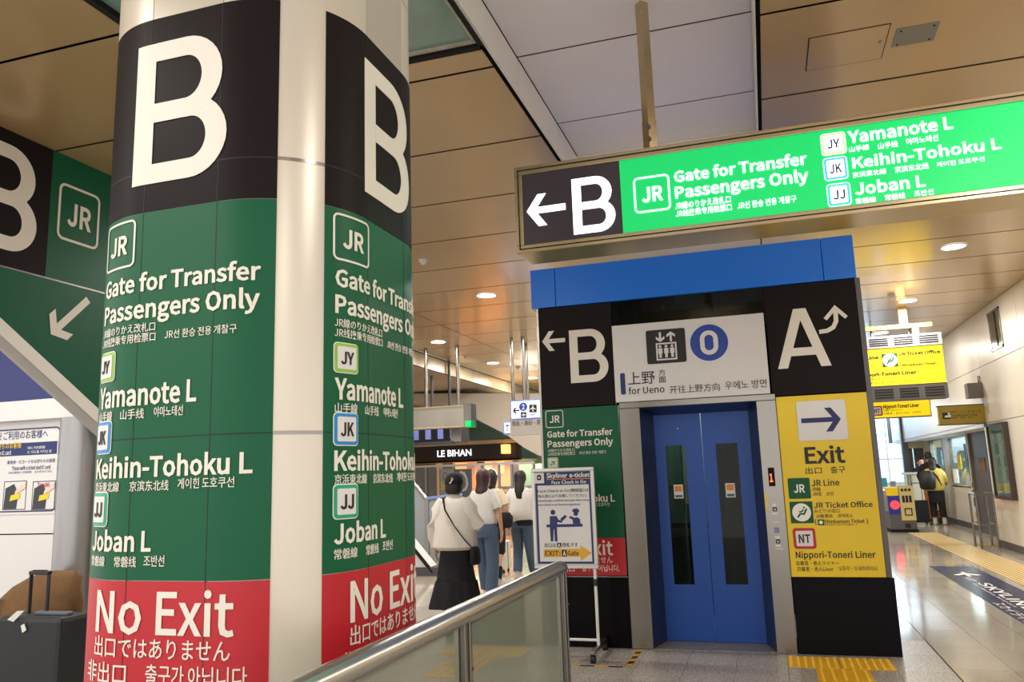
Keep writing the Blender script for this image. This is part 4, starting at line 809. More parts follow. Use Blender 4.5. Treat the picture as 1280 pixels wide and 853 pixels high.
# ---------------------------------------------------------------- left background
BY = 15.3
def hang(name, label, cat, Y, tl, br_, dep, m, group=None):
    a, b = at(tl[0], tl[1], 'y', Y), at(br_[0], br_[1], 'y', Y)
    t = thing(name, label, cat, ((a.x+b.x)/2, Y+dep/2, b.z), group)
    return t, a.x, b.x, b.z, a.z
t, a, b, c, d = hang('hanging_sign_box', 'silver hanging sign box seen from behind, just right of the pillar', 'sign', BY, (470, 513), (580, 534), .3, 'steel')
MB().box((a, BY, c), (b, BY+.3, d)).build('sign_box', mat('silver_box', '#aca69b', .35, .8, .25, 3, stretch=(1, 1, .3)), t, .01); MB().box((b, BY-.01, c), (b+.16, BY+.31, d+.02)).build('end_cap', 'steel', t); MB().box((b+.03, BY-.014, c-.0), (b+.16, BY+.2, c+.12)).build('lit_edge', 'litgreen', t)
MB().box((a, BY-.012, d-.03), (b, BY, d)).build('rim', 'bronze', t); MB().box((a, BY-.012, c), (b, BY, c+.03)).build('rim', 'bronze', t)
for px in (533, 573): q = at(px, 500, 'y', BY+.15); MB().tube([(q.x, BY+.15, d-.01), (q.x, BY+.15, CEIL)], .04, 8).build('pole', 'steel', t)
t, a, b, c, d = hang('display_bank', 'bank of dark and blue hanging display screens under the silver sign box', 'display', 17.2, (500, 533.5), (577, 552), .5, 'plastic')
MB().box((a, 17.2, c), (b, 17.7, d)).build('housing', 'plastic', t)
for i in range(5):
    w_ = (b-a)/5; MB().box((a+i*w_+.04, 17.17, c+.08), (a+(i+.55)*w_, 17.2, d-.03)).build('screen', mat('screen_blue', '#6f78b8', .3, emit=.45), t)
MB().box((b-.25, 17.16, c), (b, 17.2, d)).build('louvre', 'steel', t); MB().box((a, 17.12, c-.05), (b-.2, 17.3, c+.02)).build('ledge', 'darkgrey', t)
for px in (540, 562): q = at(px, 500, 'y', 17.4); MB().tube([(q.x, 17.4, d-.01), (q.x, 17.4, 4.018 if q.x < -7.1 else CEIL)], .035, 8).build('pole', 'darkgrey', t)
for px, Y, lab in ((553, 21, 'left'), (561, 21.5, 'right')): pass
t, a, b, c, d = hang('hanging_sign', 'small white and blue backlit sign with a left arrow and plane symbol beside the lift', 'sign', 15.0, (638, 501), (676, 523.5), .15, 'litblue')
MB().box((a, 15.0, c), (b+.3, 15.15, d)).build('sign_box', mat('sign_casing_blue', '#7f8ed8', .4), t)
F = Flat('y', 14.99); sfc = MB().box((a+.02, 14.985, c+.03), (b+.28, 15.0, d-.03)).build('sign_face', mat('pale_lit_face', '#dbe3fb', .4, emit=.85), t); F = Flat('y', 14.98)
arrow(sfc, F, F.uv((641, 514)), F.uv((649.5, 513.2)), .06, .03, 'ink', .002); q = F.uv((654, 508.8)); disc(sfc, 'number_disc', F, q[0], q[1], .085, mat('disc_blue', '#1c3bc0', .4), .002); text(sfc, '2', F, q[0]-.03, q[1]-.05, q[0]+.03, q[1]+.05, 'white', .02, d=.005)
for p0, p1 in (((651, 522.3), (658, 515.3)), ((661.5, 515.8), (671, 506))): polyp(sfc, 'symbol_tile', F, [p0, (p1[0], p0[1]), p1, (p0[0], p1[1])], 'ink', .002)
q = F.uv((666.2, 511)); 
vv, ff = stroke([(q[0], q[1]-.055), (q[0], q[1]+.06)], .022); slab2d('plane_symbol', vv, ff, F, .005, 'white', sfc); vv, ff = stroke([(q[0]-.055, q[1]-.015), (q[0], q[1]+.02), (q[0]+.055, q[1]-.015)], .018); slab2d('plane_symbol', vv, ff, F, .006, 'white', sfc)
text(sfc, 'NRT', F, F.uv((662.5, 520))[0], F.uv((662.5, 520.6))[1], F.uv((670, 520))[0], F.uv((662.5, 517.4))[1], mat('label_blue', '#3c4fb0', .5), .02, d=.002)
vv = F.uv((654.5, 519)); text(sfc, '✚', F, vv[0]-.04, vv[1]-.035, vv[0]+.04, vv[1]+.035, 'white', 0, 'bbox', d=.005)
MB().box((a-.02, 14.98, c-.3), (b+.3, 15.12, c-.01)).build('destination_plate', mat('plate_grey', '#b9b2ae', .5), t)
F = Flat('y', 14.98); tpx(t, '青砥・高砂・関', F, (640, 533.3), (676, 531), (660, 525.5), 'ink', .01, 'bbox', .002)
for px, z in ((641, 1), (655, 1)): q = at(px, 480, 'y', 15.08); MB().tube([(q.x, 15.08, d-.01), (q.x, 15.08, CEIL)], .035, 8).build('pole', 'steel', t)
t, a, b, c, d = hang('hanging_sign', 'second small backlit sign with an upward arrow, lower and behind the plane sign', 'sign', 15.8, (629, 527.5), (670, 541.5), .15, 'litblue')
MB().box((a, 15.8, c), (b+.2, 15.95, d)).build('sign_box', MATS['sign_casing_blue'], t); sfc = MB().box((a+.03, 15.785, c+.03), (b+.15, 15.8, d-.03)).build('sign_face', MATS['pale_lit_face'], t); F = Flat('y', 15.78)
arrow(sfc, F, F.uv((634, 530.5)), F.uv((634, 539.5)), .04, .02, 'ink', .002); polyp(sfc, 'symbol_tile', F, [(638.5, 540.5), (644, 540.3), (644, 534), (638.5, 534.3)], 'ink', .002)
q = at(660, 500, 'y', 15.88); MB().tube([(q.x, 15.88, d-.01), (q.x, 15.88, CEIL)], .03, 8).build('pole', 'steel', t)
# slanting soffit of the stair and teal wall
P3 = lambda px, py, Y: at(px, py, 'y', Y)
YS = 20.5
so_ = struct('wall_stair_soffit', MB().prism([P3(500, 492, YS), P3(690, 492, YS), P3(690, 575, YS), P3(672, 569, YS), P3(655, 560, YS), P3(632, 543, YS), P3(608, 531, YS), P3(590, 521, YS), P3(575, 508, YS), P3(500, 503, YS)], (0, 2.5, 0)), mat('soffit_beige', '#c4b9a9', .5))
TWY = 27.0
tz1 = at(600, 500, 'y', TWY).z; tzs = at(600, 549, 'y', TWY).z
struct('wall_teal', MB().box((-14, TWY, tzs), (-6.2, TWY+.1, tz1+.3)).box((at(648, 560, 'y', TWY).x, TWY, 0), (-3, TWY+.1, tzs)), 'teal')
# shop
SHY = 25.0
shp = thing('shop_front', 'shop front with dark fascia and warm lit interior ending the left aisle', 'shop', (-8.5, SHY, 0))
xa, xb = at(490, 570, 'y', SHY).x, at(650, 570, 'y', SHY).x
f1, f0 = at(570, 557, 'y', SHY).z, at(570, 578, 'y', SHY).z
MB().box((xa, SHY, f0), (xb, SHY+.2, f1)).build('fascia', mat('fascia_dark', '#2b2326', .4), shp)
MB().box((xa, SHY-.05, f1), (xb+.2, SHY+.3, f1+.12)).build('cornice', 'cream2', shp)
F = Flat('y', SHY); tpx(shp, 'LE BIHAN', F, (547, 571.5), (589.5, 571), (570, 562.5), 'litwhite', .025, 'base', .02, font=False)
MB().box((xa, SHY+2.4, 0), (xb, SHY+2.5, f0+.1)).build('shop_wall', mat('shop_wall', '#d99a62', .6, emit=.35), shp)  # wall itself glows, warm shop light put into its material
MB().box((xa, SHY, f0+.0), (xb, SHY+2.5, f0+.05)).build('shop_ceiling', 'cream2', shp)
for px0, px1, py0, py1, c in ((519, 545, 577, 600, '#3a3438'), (553, 566, 573, 600, '#5c4a44'), (596, 606, 573, 620, '#57331f'), (640, 650, 560, 640, '#3d2b25')):
    q0, q1 = at(px0, py0, 'y', SHY+1.2), at(px1, py1, 'y', SHY+1.2); MB().box((q0.x, SHY+1.2, 0), (q1.x, SHY+1.25, q0.z)).build('shop_partition', mat('partition'+c, c, .5), shp)
for px, py, r in ((617, 570, .13), (600, 574, .05), (540, 577, .05)):
    q = at(px, py, 'y', SHY+.6); MB().ball(q, r, 12).build('globe_lamp', 'glow', shp)
q0, q1 = at(626, 556, 'y', SHY-.3), at(635, 567, 'y', SHY-.3); MB().box((q0.x, SHY-.3, q1.z), (q1.x, SHY, q0.z)).build('lantern', 'glow', shp)
for px0, px1 in ((528, 536), (569, 582), (606, 614), (621, 630)):
    q0, q1 = at(px0, 576, 'y', SHY+2.3), at(px1, 592, 'y', SHY+2.3); MB().box((q0.x, SHY+2.3, q1.z), (q1.x, SHY+2.38, q0.z)).build('lit_shelf', 'glow', shp)
# standing posters before the shop
for i, (px0, px1, c, lab) in enumerate(((535, 546, '#2f2d31', 'dark standing panel left of the shop barrier'), (550, 566, '#a9a3a0', 'pale grey standing panel with a yellow notice behind the barrier'), (568, 590, '#1d1b20', 'dark panel with a white curved letter shape behind the barrier'))):
    q0, q1 = at(px0, 587, 'y', 21), at(px1, 640, 'y', 21); t = thing('standing_panel', lab, 'panel', ((q0.x+q1.x)/2, 21, 0))
    MB().box((q0.x, 21, 0), (q1.x, 21.06, q0.z)).build('board', mat('stand'+c, c, .4), t); MB().box((q0.x-.02, 20.98, 0), (q0.x, 21.08, q0.z+.02)).build('edge_post', 'steel', t)
    F = Flat('y', 21)
    if i == 1: polyp(t, 'yellow_notice', F, [(551, 613), (557, 613), (557, 602), (551, 602)], 'yellow', .003); ringrect(t, 'ring_symbol', F, F.uv((554, 600))[0], F.uv((554, 600))[1], F.uv((559.5, 591))[0], F.uv((559.5, 591))[1], .02, .06, 'ink', .003)
    if i == 2: vv, ff = stroke([F.uv(p) for p in ((575, 590), (580, 592), (583, 598), (584, 606), (582, 612), (576, 614))], .07); slab2d('letter_shape', vv, ff, F, .003, 'white', t)
# glass barriers
def barrier(label, Y, pxs, ytop, ybot_z=0.0, rails=(), xs=None):
    xs = [at(p, 600, 'y', Y).x for p in pxs]; z = at(pxs[0], ytop, 'y', Y).z
    t = thing('glass_barrier', label, 'railing', ((xs[0]+xs[-1])/2, Y, 0))
    for x in xs: MB().box((x-.03, Y-.03, 0), (x+.03, Y+.03, z)).build('post', 'steel', t)
    MB().box((xs[0]-.03, Y-.035, z), (xs[-1]+.03, Y+.035, z+.06)).build('top_rail', 'steel2', t)
    for a, b in zip(xs, xs[1:]): MB().box((a+.03, Y-.006, .1), (b-.03, Y+.006, z)).build('glass_pane', glassmat('barrier_glass', '#dfe4e8', .2), t)
    return t
barrier('tall steel and glass barrier standing before the lit shop', 19.5, (500, 533, 567, 603, 624, 640, 668), 586)
barrier('lower glass barrier right of the shop, behind the woman with long straight hair', 16.5, (624, 645, 668), 612)
# near stair balustrade with diagonal rail
SBY = 13.6
t = thing('stair_balustrade', 'frosted stair balustrade with diagonal rail and white plinth, right of the pillar', 'railing', (-6.4, SBY, 0))
pl = [P3(470, 545, SBY), P3(515, 600, SBY), P3(533, 624, SBY), P3(577, 619, SBY)]
zb = .0
frost = mat('frosted_glass', '#9aa3a8', .25, 0, .05, 4)
MB().prism([pl[0], pl[2], Vector((pl[2].x, SBY, .1)), Vector((pl[0].x, SBY, .1))], (0, .03, 0)).build('frosted_panel', frost, t)
MB().prism([pl[2]+Vector((.05, 0, 0)), pl[3], Vector((pl[3].x, SBY, .1)), Vector((pl[2].x+.05, SBY, .1))], (0, .03, 0)).build('frosted_panel', frost, t)
MB().tube([pl[0], pl[2]], .035, 8).build('rail', 'steel2', t); MB().tube([pl[2], pl[3]], .035, 8).build('rail', mat('rail_blue', '#8fa4d8', .3, .5), t); MB().box((pl[2].x-.02, SBY-.03, 0), (pl[2].x+.05, SBY+.04, pl[2].z)).build('post', 'steel', t)
pb = [P3(500, 665, 12.6), P3(517, 685, 12.6), P3(541, 716, 12.6)]
MB().prism([pb[0], pb[2], Vector((pb[2].x, 12.6, 0)), Vector((pb[0].x, 12.6, 0))], (0, .35, 0)).build('plinth', 'boardwhite', t); MB().tube([pb[0], pb[2]], .03, 6).build('plinth_edge', 'dark', t)
MB().box((pb[0].x-1, 12.58, 0), (pb[2].x+.1, 12.99, .14)).build('kerb', 'base', t)

# ---------------------------------------------------------------- right corridor objects
RY = 15.28
t = thing('hanging_exit_sign', 'yellow backlit overhead sign for the ticket office with grey louvred housing', 'sign', (2.2, RY, 2.66))
MB().box((1.0, RY, 2.93), (3.075, RY+.3, 3.605)).build('sign_box', 'darkgrey', t)
yf = MB().box((1.02, RY-.015, 2.945), (3.07, RY, 3.6)).build('sign_face', 'lityellow', t)
for z0_, z1_, mm in ((3.61, 3.82, mat('housing_light', '#aaa9ae', .5, .2)), (2.68, 2.925, mat('housing_dark', '#56524f', .5))):
    h_ = MB().box((1.0, RY-.03, z0_), (3.08, RY+.33, z1_)).build('housing', mm, t)
    for i in range(5):
        lv = MB()
        for k in range(4): zz = z0_+.04+k*(z1_-z0_-.06)/4; lv.box((1.12+i*.4, RY-.036, zz), (1.42+i*.4, RY-.029, zz+.018))
        lv.build('louvre', 'dark', h_)
bm_ = MB().box((1.0, RY+.1, 3.96), (2.98, RY+.18, 4.03)).build('hanger_beam', mat('hanger_cream', '#d8b878', .4), t)
MB().box((2.46, RY+.1, 4.03), (2.6, RY+.18, CEIL)).build('hanger_post', MATS['hanger_cream'], t); MB().box((2.66, RY+.1, 3.82), (2.76, RY+.18, 3.96)).build('hanger_post', MATS['hanger_cream'], t)
F = Flat('y', RY-.015)
def tr(st, bl, br_, tp, bold=.01, mode='base', m='ink', parent=None, FF=None): return tpx(parent or yf, st, FF or F, bl, br_, tp, m, bold, mode, .003)
# crop scale for this sign: 7.758
c7 = lambda x, y: (1075+x/7.758, 420+y/7.758)
tr('JR Line', c7(-30, 238), c7(182, 228), c7(160, 192), .06); tr('JR線', c7(-20, 262), c7(50, 260), c7(40, 248), mode='bbox'); tr('JR선', c7(95, 303), c7(146, 300), c7(120, 285), mode='bbox')
q0, q1 = F.uv(c7(222, 305)), F.uv(c7(358, 168)); poly(yf, 'seat_badge', F, [q0, (q1[0], q0[1]), q1, (q0[0], q1[1])], 'green', .003); cc = ((q0[0]+q1[0])/2, (q0[1]+q1[1])/2); disc(yf, 'seat_badge_disc', F, cc[0], cc[1], .12, 'white', .006); seat(yf, F, cc[0], cc[1], .105, .0085)
tr('JR Ticket Office', c7(375, 193), c7(778, 165), c7(600, 143), .06); tr('みどりの窓口', c7(372, 222), c7(552, 210), c7(460, 202), mode='bbox'); tr('JR售票处　JR매표소', c7(380, 255), c7(640, 240), c7(500, 228), mode='bbox'); tr('( Shinkansen Ticket )', c7(388, 297), c7(755, 275), c7(600, 258), bold=.06)
tr('Nippori-Toneri Liner', c7(-20, 402), c7(553, 370), c7(300, 347), .06); tr('日暮里・舎人ライナー', c7(-20, 440), c7(300, 425), c7(150, 415), mode='bbox'); tr('日暮里・舎人Liner　닛포리·도네리라이너', c7(-20, 478), c7(565, 448), c7(300, 440), mode='bbox')
NY = 18.0
t = thing('hanging_liner_sign', 'small yellow liner sign hanging below and behind the large yellow sign', 'sign', (2.6, NY, 2.6)); F = Flat('y', NY)
a, b = F.uv((1088, 523)), F.uv((1161.5, 500)); nf = MB().box((a[0]-.3, NY, a[1]), (b[0], NY+.12, b[1])).build('sign_box', 'lityellow', t); MB().box((a[0]-.32, NY-.004, a[1]-.02), (b[0]+.015, NY+.13, a[1])).build('frame', 'darkgrey', t); MB().box((b[0], NY-.004, a[1]), (b[0]+.015, NY+.13, b[1]+.02)).build('frame', 'darkgrey', t)
q0, q1 = F.uv((1090.5, 520.5)), F.uv((1102.5, 507.5)); badge(nf, F, q0[0], q0[1], q1[0], q1[1], 'NT', 'red', rim='red')
tr('Nippori-Toneri Liner', (1104, 511), (1149, 508.5), (1130, 505), .06, parent=nf, FF=F); tr('日暮里・舎人ライナー', (1104.5, 515), (1129, 513.5), (1115, 511.6), mode='bbox', parent=nf, FF=F); tr('日暮里・舎人Liner　닛포리', (1105, 518.8), (1151, 516.5), (1130, 514.8), 0, 'bbox', parent=nf, FF=F)
for x in (a[0]+.2, b[0]-.2): MB().tube([(x, NY+.06, b[1]-.01), (x, NY+.06, CEIL)], .02, 6).build('pole', 'steel', t)
FY = 17.1
t = thing('fare_sign', 'olive yellow unlit fare adjustment sign projecting from the right wall', 'sign', (3.6, FY, 2.4)); F = Flat('y', FY)
a, b = F.uv((1175, 531)), F.uv((1230, 506)); ff_ = MB().box((a[0], FY, a[1]), (b[0], FY+.12, b[1])).build('sign_box', mat('olive_face', '#a98f1c', .4), t)
MB().box((a[0]-.02, FY-.005, a[1]-.02), (b[0], FY+.13, a[1])).build('frame', 'darkgrey', t); MB().box((a[0]-.02, FY-.005, b[1]), (b[0], FY+.13, b[1]+.02)).build('frame', 'darkgrey', t); MB().box((b[0], FY-.005, a[1]), (WX+.0, FY+.13, b[1])).build('end_plate', 'darkgrey', t)
c8 = lambda x, y: (1140+x/8.53, 500+y/8.53)
q0, q1 = F.uv(c8(330, 208)), F.uv(c8(408, 135)); poly(ff_, 'counter_symbol', F, [q0, (q1[0], q0[1]), q1, (q0[0], q1[1])], 'ink', .003); disc(ff_, 'counter_symbol_head', F, q0[0]+.11, q0[1]+.1, .02, 'white', .006, 12); poly(ff_, 'counter_symbol_body', F, [(q0[0]+.03, q0[1]+.03), (q0[0]+.14, q0[1]+.03), (q0[0]+.14, q0[1]+.08), (q0[0]+.04, q0[1]+.065)], 'white', .006)
tr('のりこし／チャージ', c8(418, 155), c8(735, 125), c8(600, 105), .03, 'bbox', parent=ff_, FF=F); tr('Fare Adjustment / Charge', c8(420, 180), c8(700, 160), c8(600, 150), parent=ff_, FF=F); tr('补票　充值　정산', c8(425, 205), c8(650, 190), c8(600, 182), mode='bbox', parent=ff_, FF=F)
# speaker box on the wall
t = thing('wall_speaker', 'small square brown-grey box on a bent bracket high on the right wall', 'speaker', (3.8, 17.2, 2.75)); q0, q1 = at(1211, 498, 'y', 17.0), at(1229, 478, 'y', 17.0)
MB().box((q0.x, 17.0, q0.z), (q1.x, 17.25, q1.z)).build('cabinet', mat('speaker_taupe', '#77706c', .6), t, .01)
MB().tube([(q1.x-.05, 17.12, q1.z-.02), (q1.x-.05, 17.12, q1.z+.12), (q1.x+.1, 17.12, q1.z+.14), (WX, 17.12, q1.z+.1), (WX, 17.12, q1.z)], .018, 6).build('bracket', 'steel', t)
# poster case on the wall
F = Flat('x-', WX)
t = thing('poster_case', 'dark brown framed glass notice case full of papers on the right wall', 'notice board', (WX, 16.1, .95))
Y0, Y1, Z0, Z1 = 15.75, 16.75, .95, 2.2
MB().box((WX-.05, Y0, Z0), (WX-.005, Y1, Z1)).build('case_back', mat('case_paper', '#c9ced0', .5), t)
for a, b in (((Y0-.06, Z0-.05), (Y0, Z1+.04)), ((Y1, Z0-.05), (Y1+.05, Z1+.04)), ((Y0, Z0-.05), (Y1, Z0)), ((Y0, Z1), (Y1, Z1+.04))): MB().box((WX-.09, a[0], a[1]), (WX-.005, b[0], b[1])).build('case_frame', mat('frame_dark_brown', '#3d2f25', .4), t)
random.seed(11)
for i in range(5):
    for j in range(4):
        yy = Y0+.05+j*.24; zz = Z0+.05+i*.23; MB().box((WX-.057, yy, zz), (WX-.05, yy+.17+random.random()*.04, zz+.17+random.random()*.04)).build('sheet', mat('sheet%d' % ((i*4+j) % 6), ['#8fb0bd', '#dfe3e4', '#3c5f8c', '#c9d6cf', '#6d9a8a', '#e7dccb'][(i*4+j) % 6], .5, 0, .25, 18), t)
MB().box((WX-.057, Y0+.1, Z1-.14), (WX-.05, Y1-.1, Z1-.03)).build('header_sheet', mat('header_blue', '#8894b8', .5), t)
MB().box((WX-.075, Y0, Z0), (WX-.072, Y1, Z1)).build('case_glass', 'glass', t)
# step rack leaning by the door
t = thing('step_rack', 'low tubular steel rack standing against the wall beside the service door', 'rack', (3.85, 17.0, 0))
for y in (16.9, 17.38):
    for x in (3.64, 3.92): MB().tube([(x, y, 0), (x, y, .98)], .02, 8).build('leg', 'steel', t)
    MB().tube([(3.64, y, .98), (3.92, y, .98)], .02, 8).build('rung', 'steel', t); MB().tube([(3.64, y, .42), (3.92, y, .42)], .02, 8).build('rung', 'steel', t)
for x in (3.64, 3.92): MB().tube([(x, 16.9, .98), (x, 17.38, .98)], .02, 8).build('rung', 'steel', t); MB().tube([(x, 16.9, .42), (x, 17.38, .42)], .02, 8).build('rung', 'steel', t)
# standing notice on ticket wall
t = thing('counter_poster', 'narrow white poster with navy heading and orange foot on the ticket office wall', 'poster', (TX, 21.1, .25))
MB().box((TX-.02, 20.86, .25), (TX-.001, 21.33, 1.12)).build('sheet', 'boardwhite', t)
for z0_, z1_, c in ((.98, 1.1, 'navy'), (.88, .93, 'ink'), (.55, .75, mat('poster_slate', '#44526a', .5)), (.3, .42, 'orange')): MB().box((TX-.024, 20.93, z0_), (TX-.02, 21.26, z1_)).build('printed_block', c, t)
# ticket gate
GYc = 20.9
def gate(label, x0, x1, Y, full=True):
    t = thing('ticket_gate', label, 'ticket gate', ((x0+x1)/2, Y+.8, 0))
    MB().box((x0, Y, .06), (x1, Y+1.7, .45)).build('lower_body', 'darkgrey', t, .01); MB().box((x0, Y+.02, .45), (x1, Y+1.7, .95)).build('upper_body', mat('gate_body', '#8f959c', .35, .5), t, .02)
    MB().box((x0-.02, Y-.02, 0), (x1+.02, Y+1.72, .06)).build('plinth', 'dark', t)
    w_ = x1-x0
    pn = MB().prism([(x0+w_*.45, Y-.01, .27), (x1, Y-.01, .27), (x1, Y-.01, 1.06), (x0+w_*.45, Y-.01, 1.08)], (0, .2, 0)).build('front_panel', mat('gate_cream', '#cdbd80', .4), t)
    MB().box((x0, Y-.012, .42), (x0+w_*.44, Y+.1, .84)).build('status_panel', mat('gate_blue', '#1c2b98', .4), t)
    F = Flat('y', Y-.012); disc(t, 'stop_lamp', F, x0+w_*.24, .63, .1, mat('stop_red', '#ff2a2a', .4, emit=2.2), .003)
    MB().box((x0-.01, Y-.02, .84), (x0+w_*.42, Y+.25, 1.04)).build('reader_cover', 'yellow', t, .01)
    F = Flat('y', Y-.01)
    for i in range(3): poly(pn, 'printed_symbol', F, rrect(x0+w_*(.52+.14*i), .94, x0+w_*(.62+.14*i), 1.0, .005), 'ink', .003)
    for i in range(3): poly(pn, 'printed_symbol', F, rrect(x0+w_*(.54+.13*i), .68, x0+w_*(.64+.13*i), .84, .005), 'ink', .003)
    ringrect(pn, 'printed_square', F, x0+w_*.58, .38, x0+w_*.88, .55, .025, .004, 'ink', .003)
    poly(t, 'coin_slot', F, rrect(x0+w_*.55, .1, x0+w_*.75, .2, .005), 'ink', .003)
    return t
p0, p1 = at(1116, 662, 'z', 0), at(1145, 664, 'z', 0)
gate('ticket gate with round red stop light and cream printed panel, right of the lift', 2.66, 3.22, 20.9)
t = thing('gate_flap', 'yellow gate board with a round no-entry mark left of the ticket gate', 'barrier', (2.3, 21.2, .6)); MB().box((1.9, 21.2, .52), (2.6, 21.26, .82)).build('board', mat('flap_amber', '#c58f1a', .45), t); F = Flat('y', 21.2)
q = (2.48, .67); disc(t, 'no_entry_disc', F, q[0], q[1], .085, 'red', .003); poly(t, 'no_entry_bar', F, rrect(q[0]-.055, q[1]-.015, q[0]+.055, q[1]+.015, .003), 'white', .006)
MB().box((1.85, 21.18, 0), (1.92, 21.28, .95)).build('post', 'steel', t); MB().box((2.0, 21.2, .3), (2.04, 21.25, .52)).build('bracket', 'steel', t); MB().box((2.03, 21.2, 0), (2.06, 21.25, .3)).build('post', 'steel', t)
# desk with colourful leaflets behind
t = thing('leaflet_desk', 'counter with red and teal leaflets behind the gates, beside the lift edge', 'desk', (2.2, 25.0, 0))
MB().box((1.5, 25, 0), (3.5, 25.5, .95)).build('desk_body', 'boardwhite', t)
for i, (x, c, h) in enumerate(((2.92, '#c2433f', .45), (3.08, '#3f9aa5', .25), (2.78, '#e6e6ea', .5), (3.3, '#8a93a8', .15))): MB().box((x, 25.1, .95), (x+.14, 25.14, .95+h)).build('leaflet', mat('leaflet'+c, c, .5), t)
# service counter
ctr = thing('service_counter', 'white waist-high counter with steel edge where the attendant leans', 'counter', (3.97, 25.2, 0))
MB().box((3.7, 24.85, .04), (4.3, 25.35, 1.28)).build('counter_body', 'wallw', ctr, .01); MB().box((3.66, 24.8, 1.28), (4.34, 25.4, 1.33)).build('counter_top', 'boardwhite', ctr, .006)
for x in (3.73, 3.79): MB().tube([(x, 24.8, 0), (x, 24.8, 1.28)], .02, 8).build('edge_tube', 'steel', ctr)

# ---------------------------------------------------------------- people
def skinmesh(nodes, name):
    """nodes: {key: (pos, radius, parentkey)}; one continuous skinned surface"""
    me = bpy.data.meshes.new(name); keys = list(nodes); idx = {k: i for i, k in enumerate(keys)}
    me.from_pydata([nodes[k][0] for k in keys], [(idx[k], idx[nodes[k][2]]) for k in keys if nodes[k][2]], [])
    o = bpy.data.objects.new(name, me); COL.objects.link(o)
    sk = o.modifiers.new('s', 'SKIN'); sub = o.modifiers.new('u', 'SUBSURF'); sub.levels = 2; sub.render_levels = 2
    for k in keys:
        r = nodes[k][1]; r = r if isinstance(r, tuple) else (r, r)
        me.skin_vertices[0].data[idx[k]].radius = r; me.skin_vertices[0].data[idx[k]].use_root = (k == 'pelvis')
    dg = bpy.context.evaluated_depsgraph_get(); m2 = bpy.data.meshes.new_from_object(o.evaluated_get(dg), depsgraph=dg)
    vs = [tuple(v.co) for v in m2.vertices]; fs = [tuple(p.vertices) for p in m2.polygons]
    bpy.data.objects.remove(o); bpy.data.meshes.remove(me); bpy.data.meshes.remove(m2); return vs, fs
def person(label, loc, h, yaw, arms, legs, build, lean=0):
    """local frame: x right, y forward, z up, height 1.7 scaled to h. arms: {'l':(elbow, wrist, handdir),'r':..}; legs likewise knee/ankle"""
    s = h/1.7; cy, sy = math.cos(yaw), math.sin(yaw); L = Vector(loc)
    def X(p): p = Vector(p)*s; p.y += lean*max(0, p.z-.9*s); return Vector((L.x+p.x*cy-p.y*sy, L.y+p.x*sy+p.y*cy, L.z+p.z))
    t = thing('person', label, 'person', loc)
    N = {'pelvis': ((0, 0, .93), (.13, .1), None), 'waist': ((0, 0, 1.08), (.115, .085), 'pelvis'), 'chest': ((0, .0, 1.28), (.135, .095), 'waist'), 'neck0': ((0, -.01, 1.42), .06, 'chest'),
         'neck1': ((0, .0, 1.5), .05, 'neck0'), 'skull': ((0, .015, 1.56), .06, 'neck1')}
    for q, sg in (('l', -1), ('r', 1)):
        e, w_, hd = arms[q]; hdv = Vector(hd).normalized(); W = Vector(w_)
        N[q+'sh'] = ((sg*.165, -.01, 1.37), .052, 'chest'); N[q+'el'] = (e, .038, q+'sh'); N[q+'wr'] = (w_, .026, q+'el')
        N[q+'pm'] = (tuple(W+hdv*.05), (.035, .02), q+'wr'); 
        side = Vector((0, 1, 0)) if abs(hdv.y) < .8 else Vector((1, 0, 0))
        for k in range(4):
            off = side*(.024-.016*k); ln = (.072, .08, .075, .06)[k]
            N[q+'f%d' % k] = (tuple(W+hdv*.085+off), .0095, q+'pm'); N[q+'g%d' % k] = (tuple(W+hdv*(.085+ln*.55)+off-Vector((sg*.008, 0, 0))), .0085, q+'f%d' % k); N[q+'h%d' % k] = (tuple(W+hdv*(.085+ln*.95)+off-Vector((sg*.028, 0, 0))), .007, q+'g%d' % k)
        N[q+'t0'] = (tuple(W+hdv*.035+side*.035-Vector((sg*.012, 0, 0))), .0105, q+'pm'); N[q+'t1'] = (tuple(W+hdv*.075+side*.05-Vector((sg*.025, 0, 0))), .009, q+'t0')
        kn, an = legs[q]
        N[q+'hp'] = ((sg*.09, 0, .87), .085, 'pelvis'); N[q+'kn'] = (kn, .058, q+'hp'); N[q+'ca'] = (tuple(Vector(kn)*.65+Vector(an)*.35+Vector((0, -.02, 0))), .052, q+'kn'); N[q+'an'] = (an, .036, q+'ca'); N[q+'to'] = (tuple(Vector(an)+Vector((0, .13, -.045))), (.036, .022), q+'an')
    vs, fs = skinmesh(N, 'body'); b = MB(); b.add(vs, fs); b.smooth = True
    # head: tapering skull with nose, ears, eye sockets
    hv = []; hn = 16; prof = ((-.112, .028, .06), (-.1, .05, .05), (-.075, .062, .03), (-.04, .071, .015), (0, .076, .005), (.035, .078, -.002), (.07, .07, -.006), (.098, .048, -.008), (.112, .02, -.008))
    rg = [(0, .02+o_, 1.585+z, r, r*1.2) for z, r, o_ in prof]; hb = MB().rings(rg, hn)
    hb.add([(-.014, .108, 1.55), (.014, .108, 1.55), (0, .135, 1.553), (0, .104, 1.6)], [(0, 1, 2), (1, 3, 2), (0, 2, 3)])
    for sg in (-1, 1): hb.ball((sg*.08, .01, 1.575), .022, 8, 1.5)
    b.add(hb.v, hb.f); b.v = [tuple(X(v)) for v in b.v]; b.build('body', 'skin', t)
    for sg in (-1, 1): e = MB().ball((sg*.03, .104, 1.585), .011, 8); e.v = [tuple(X(v)) for v in e.v]; e.build('eye', 'ink', t)
    def part(mb, name, m, lab=None): mb.v = [tuple(X(v)) for v in mb.v]; o = mb.build(name, m, t); 
    build(part, N)
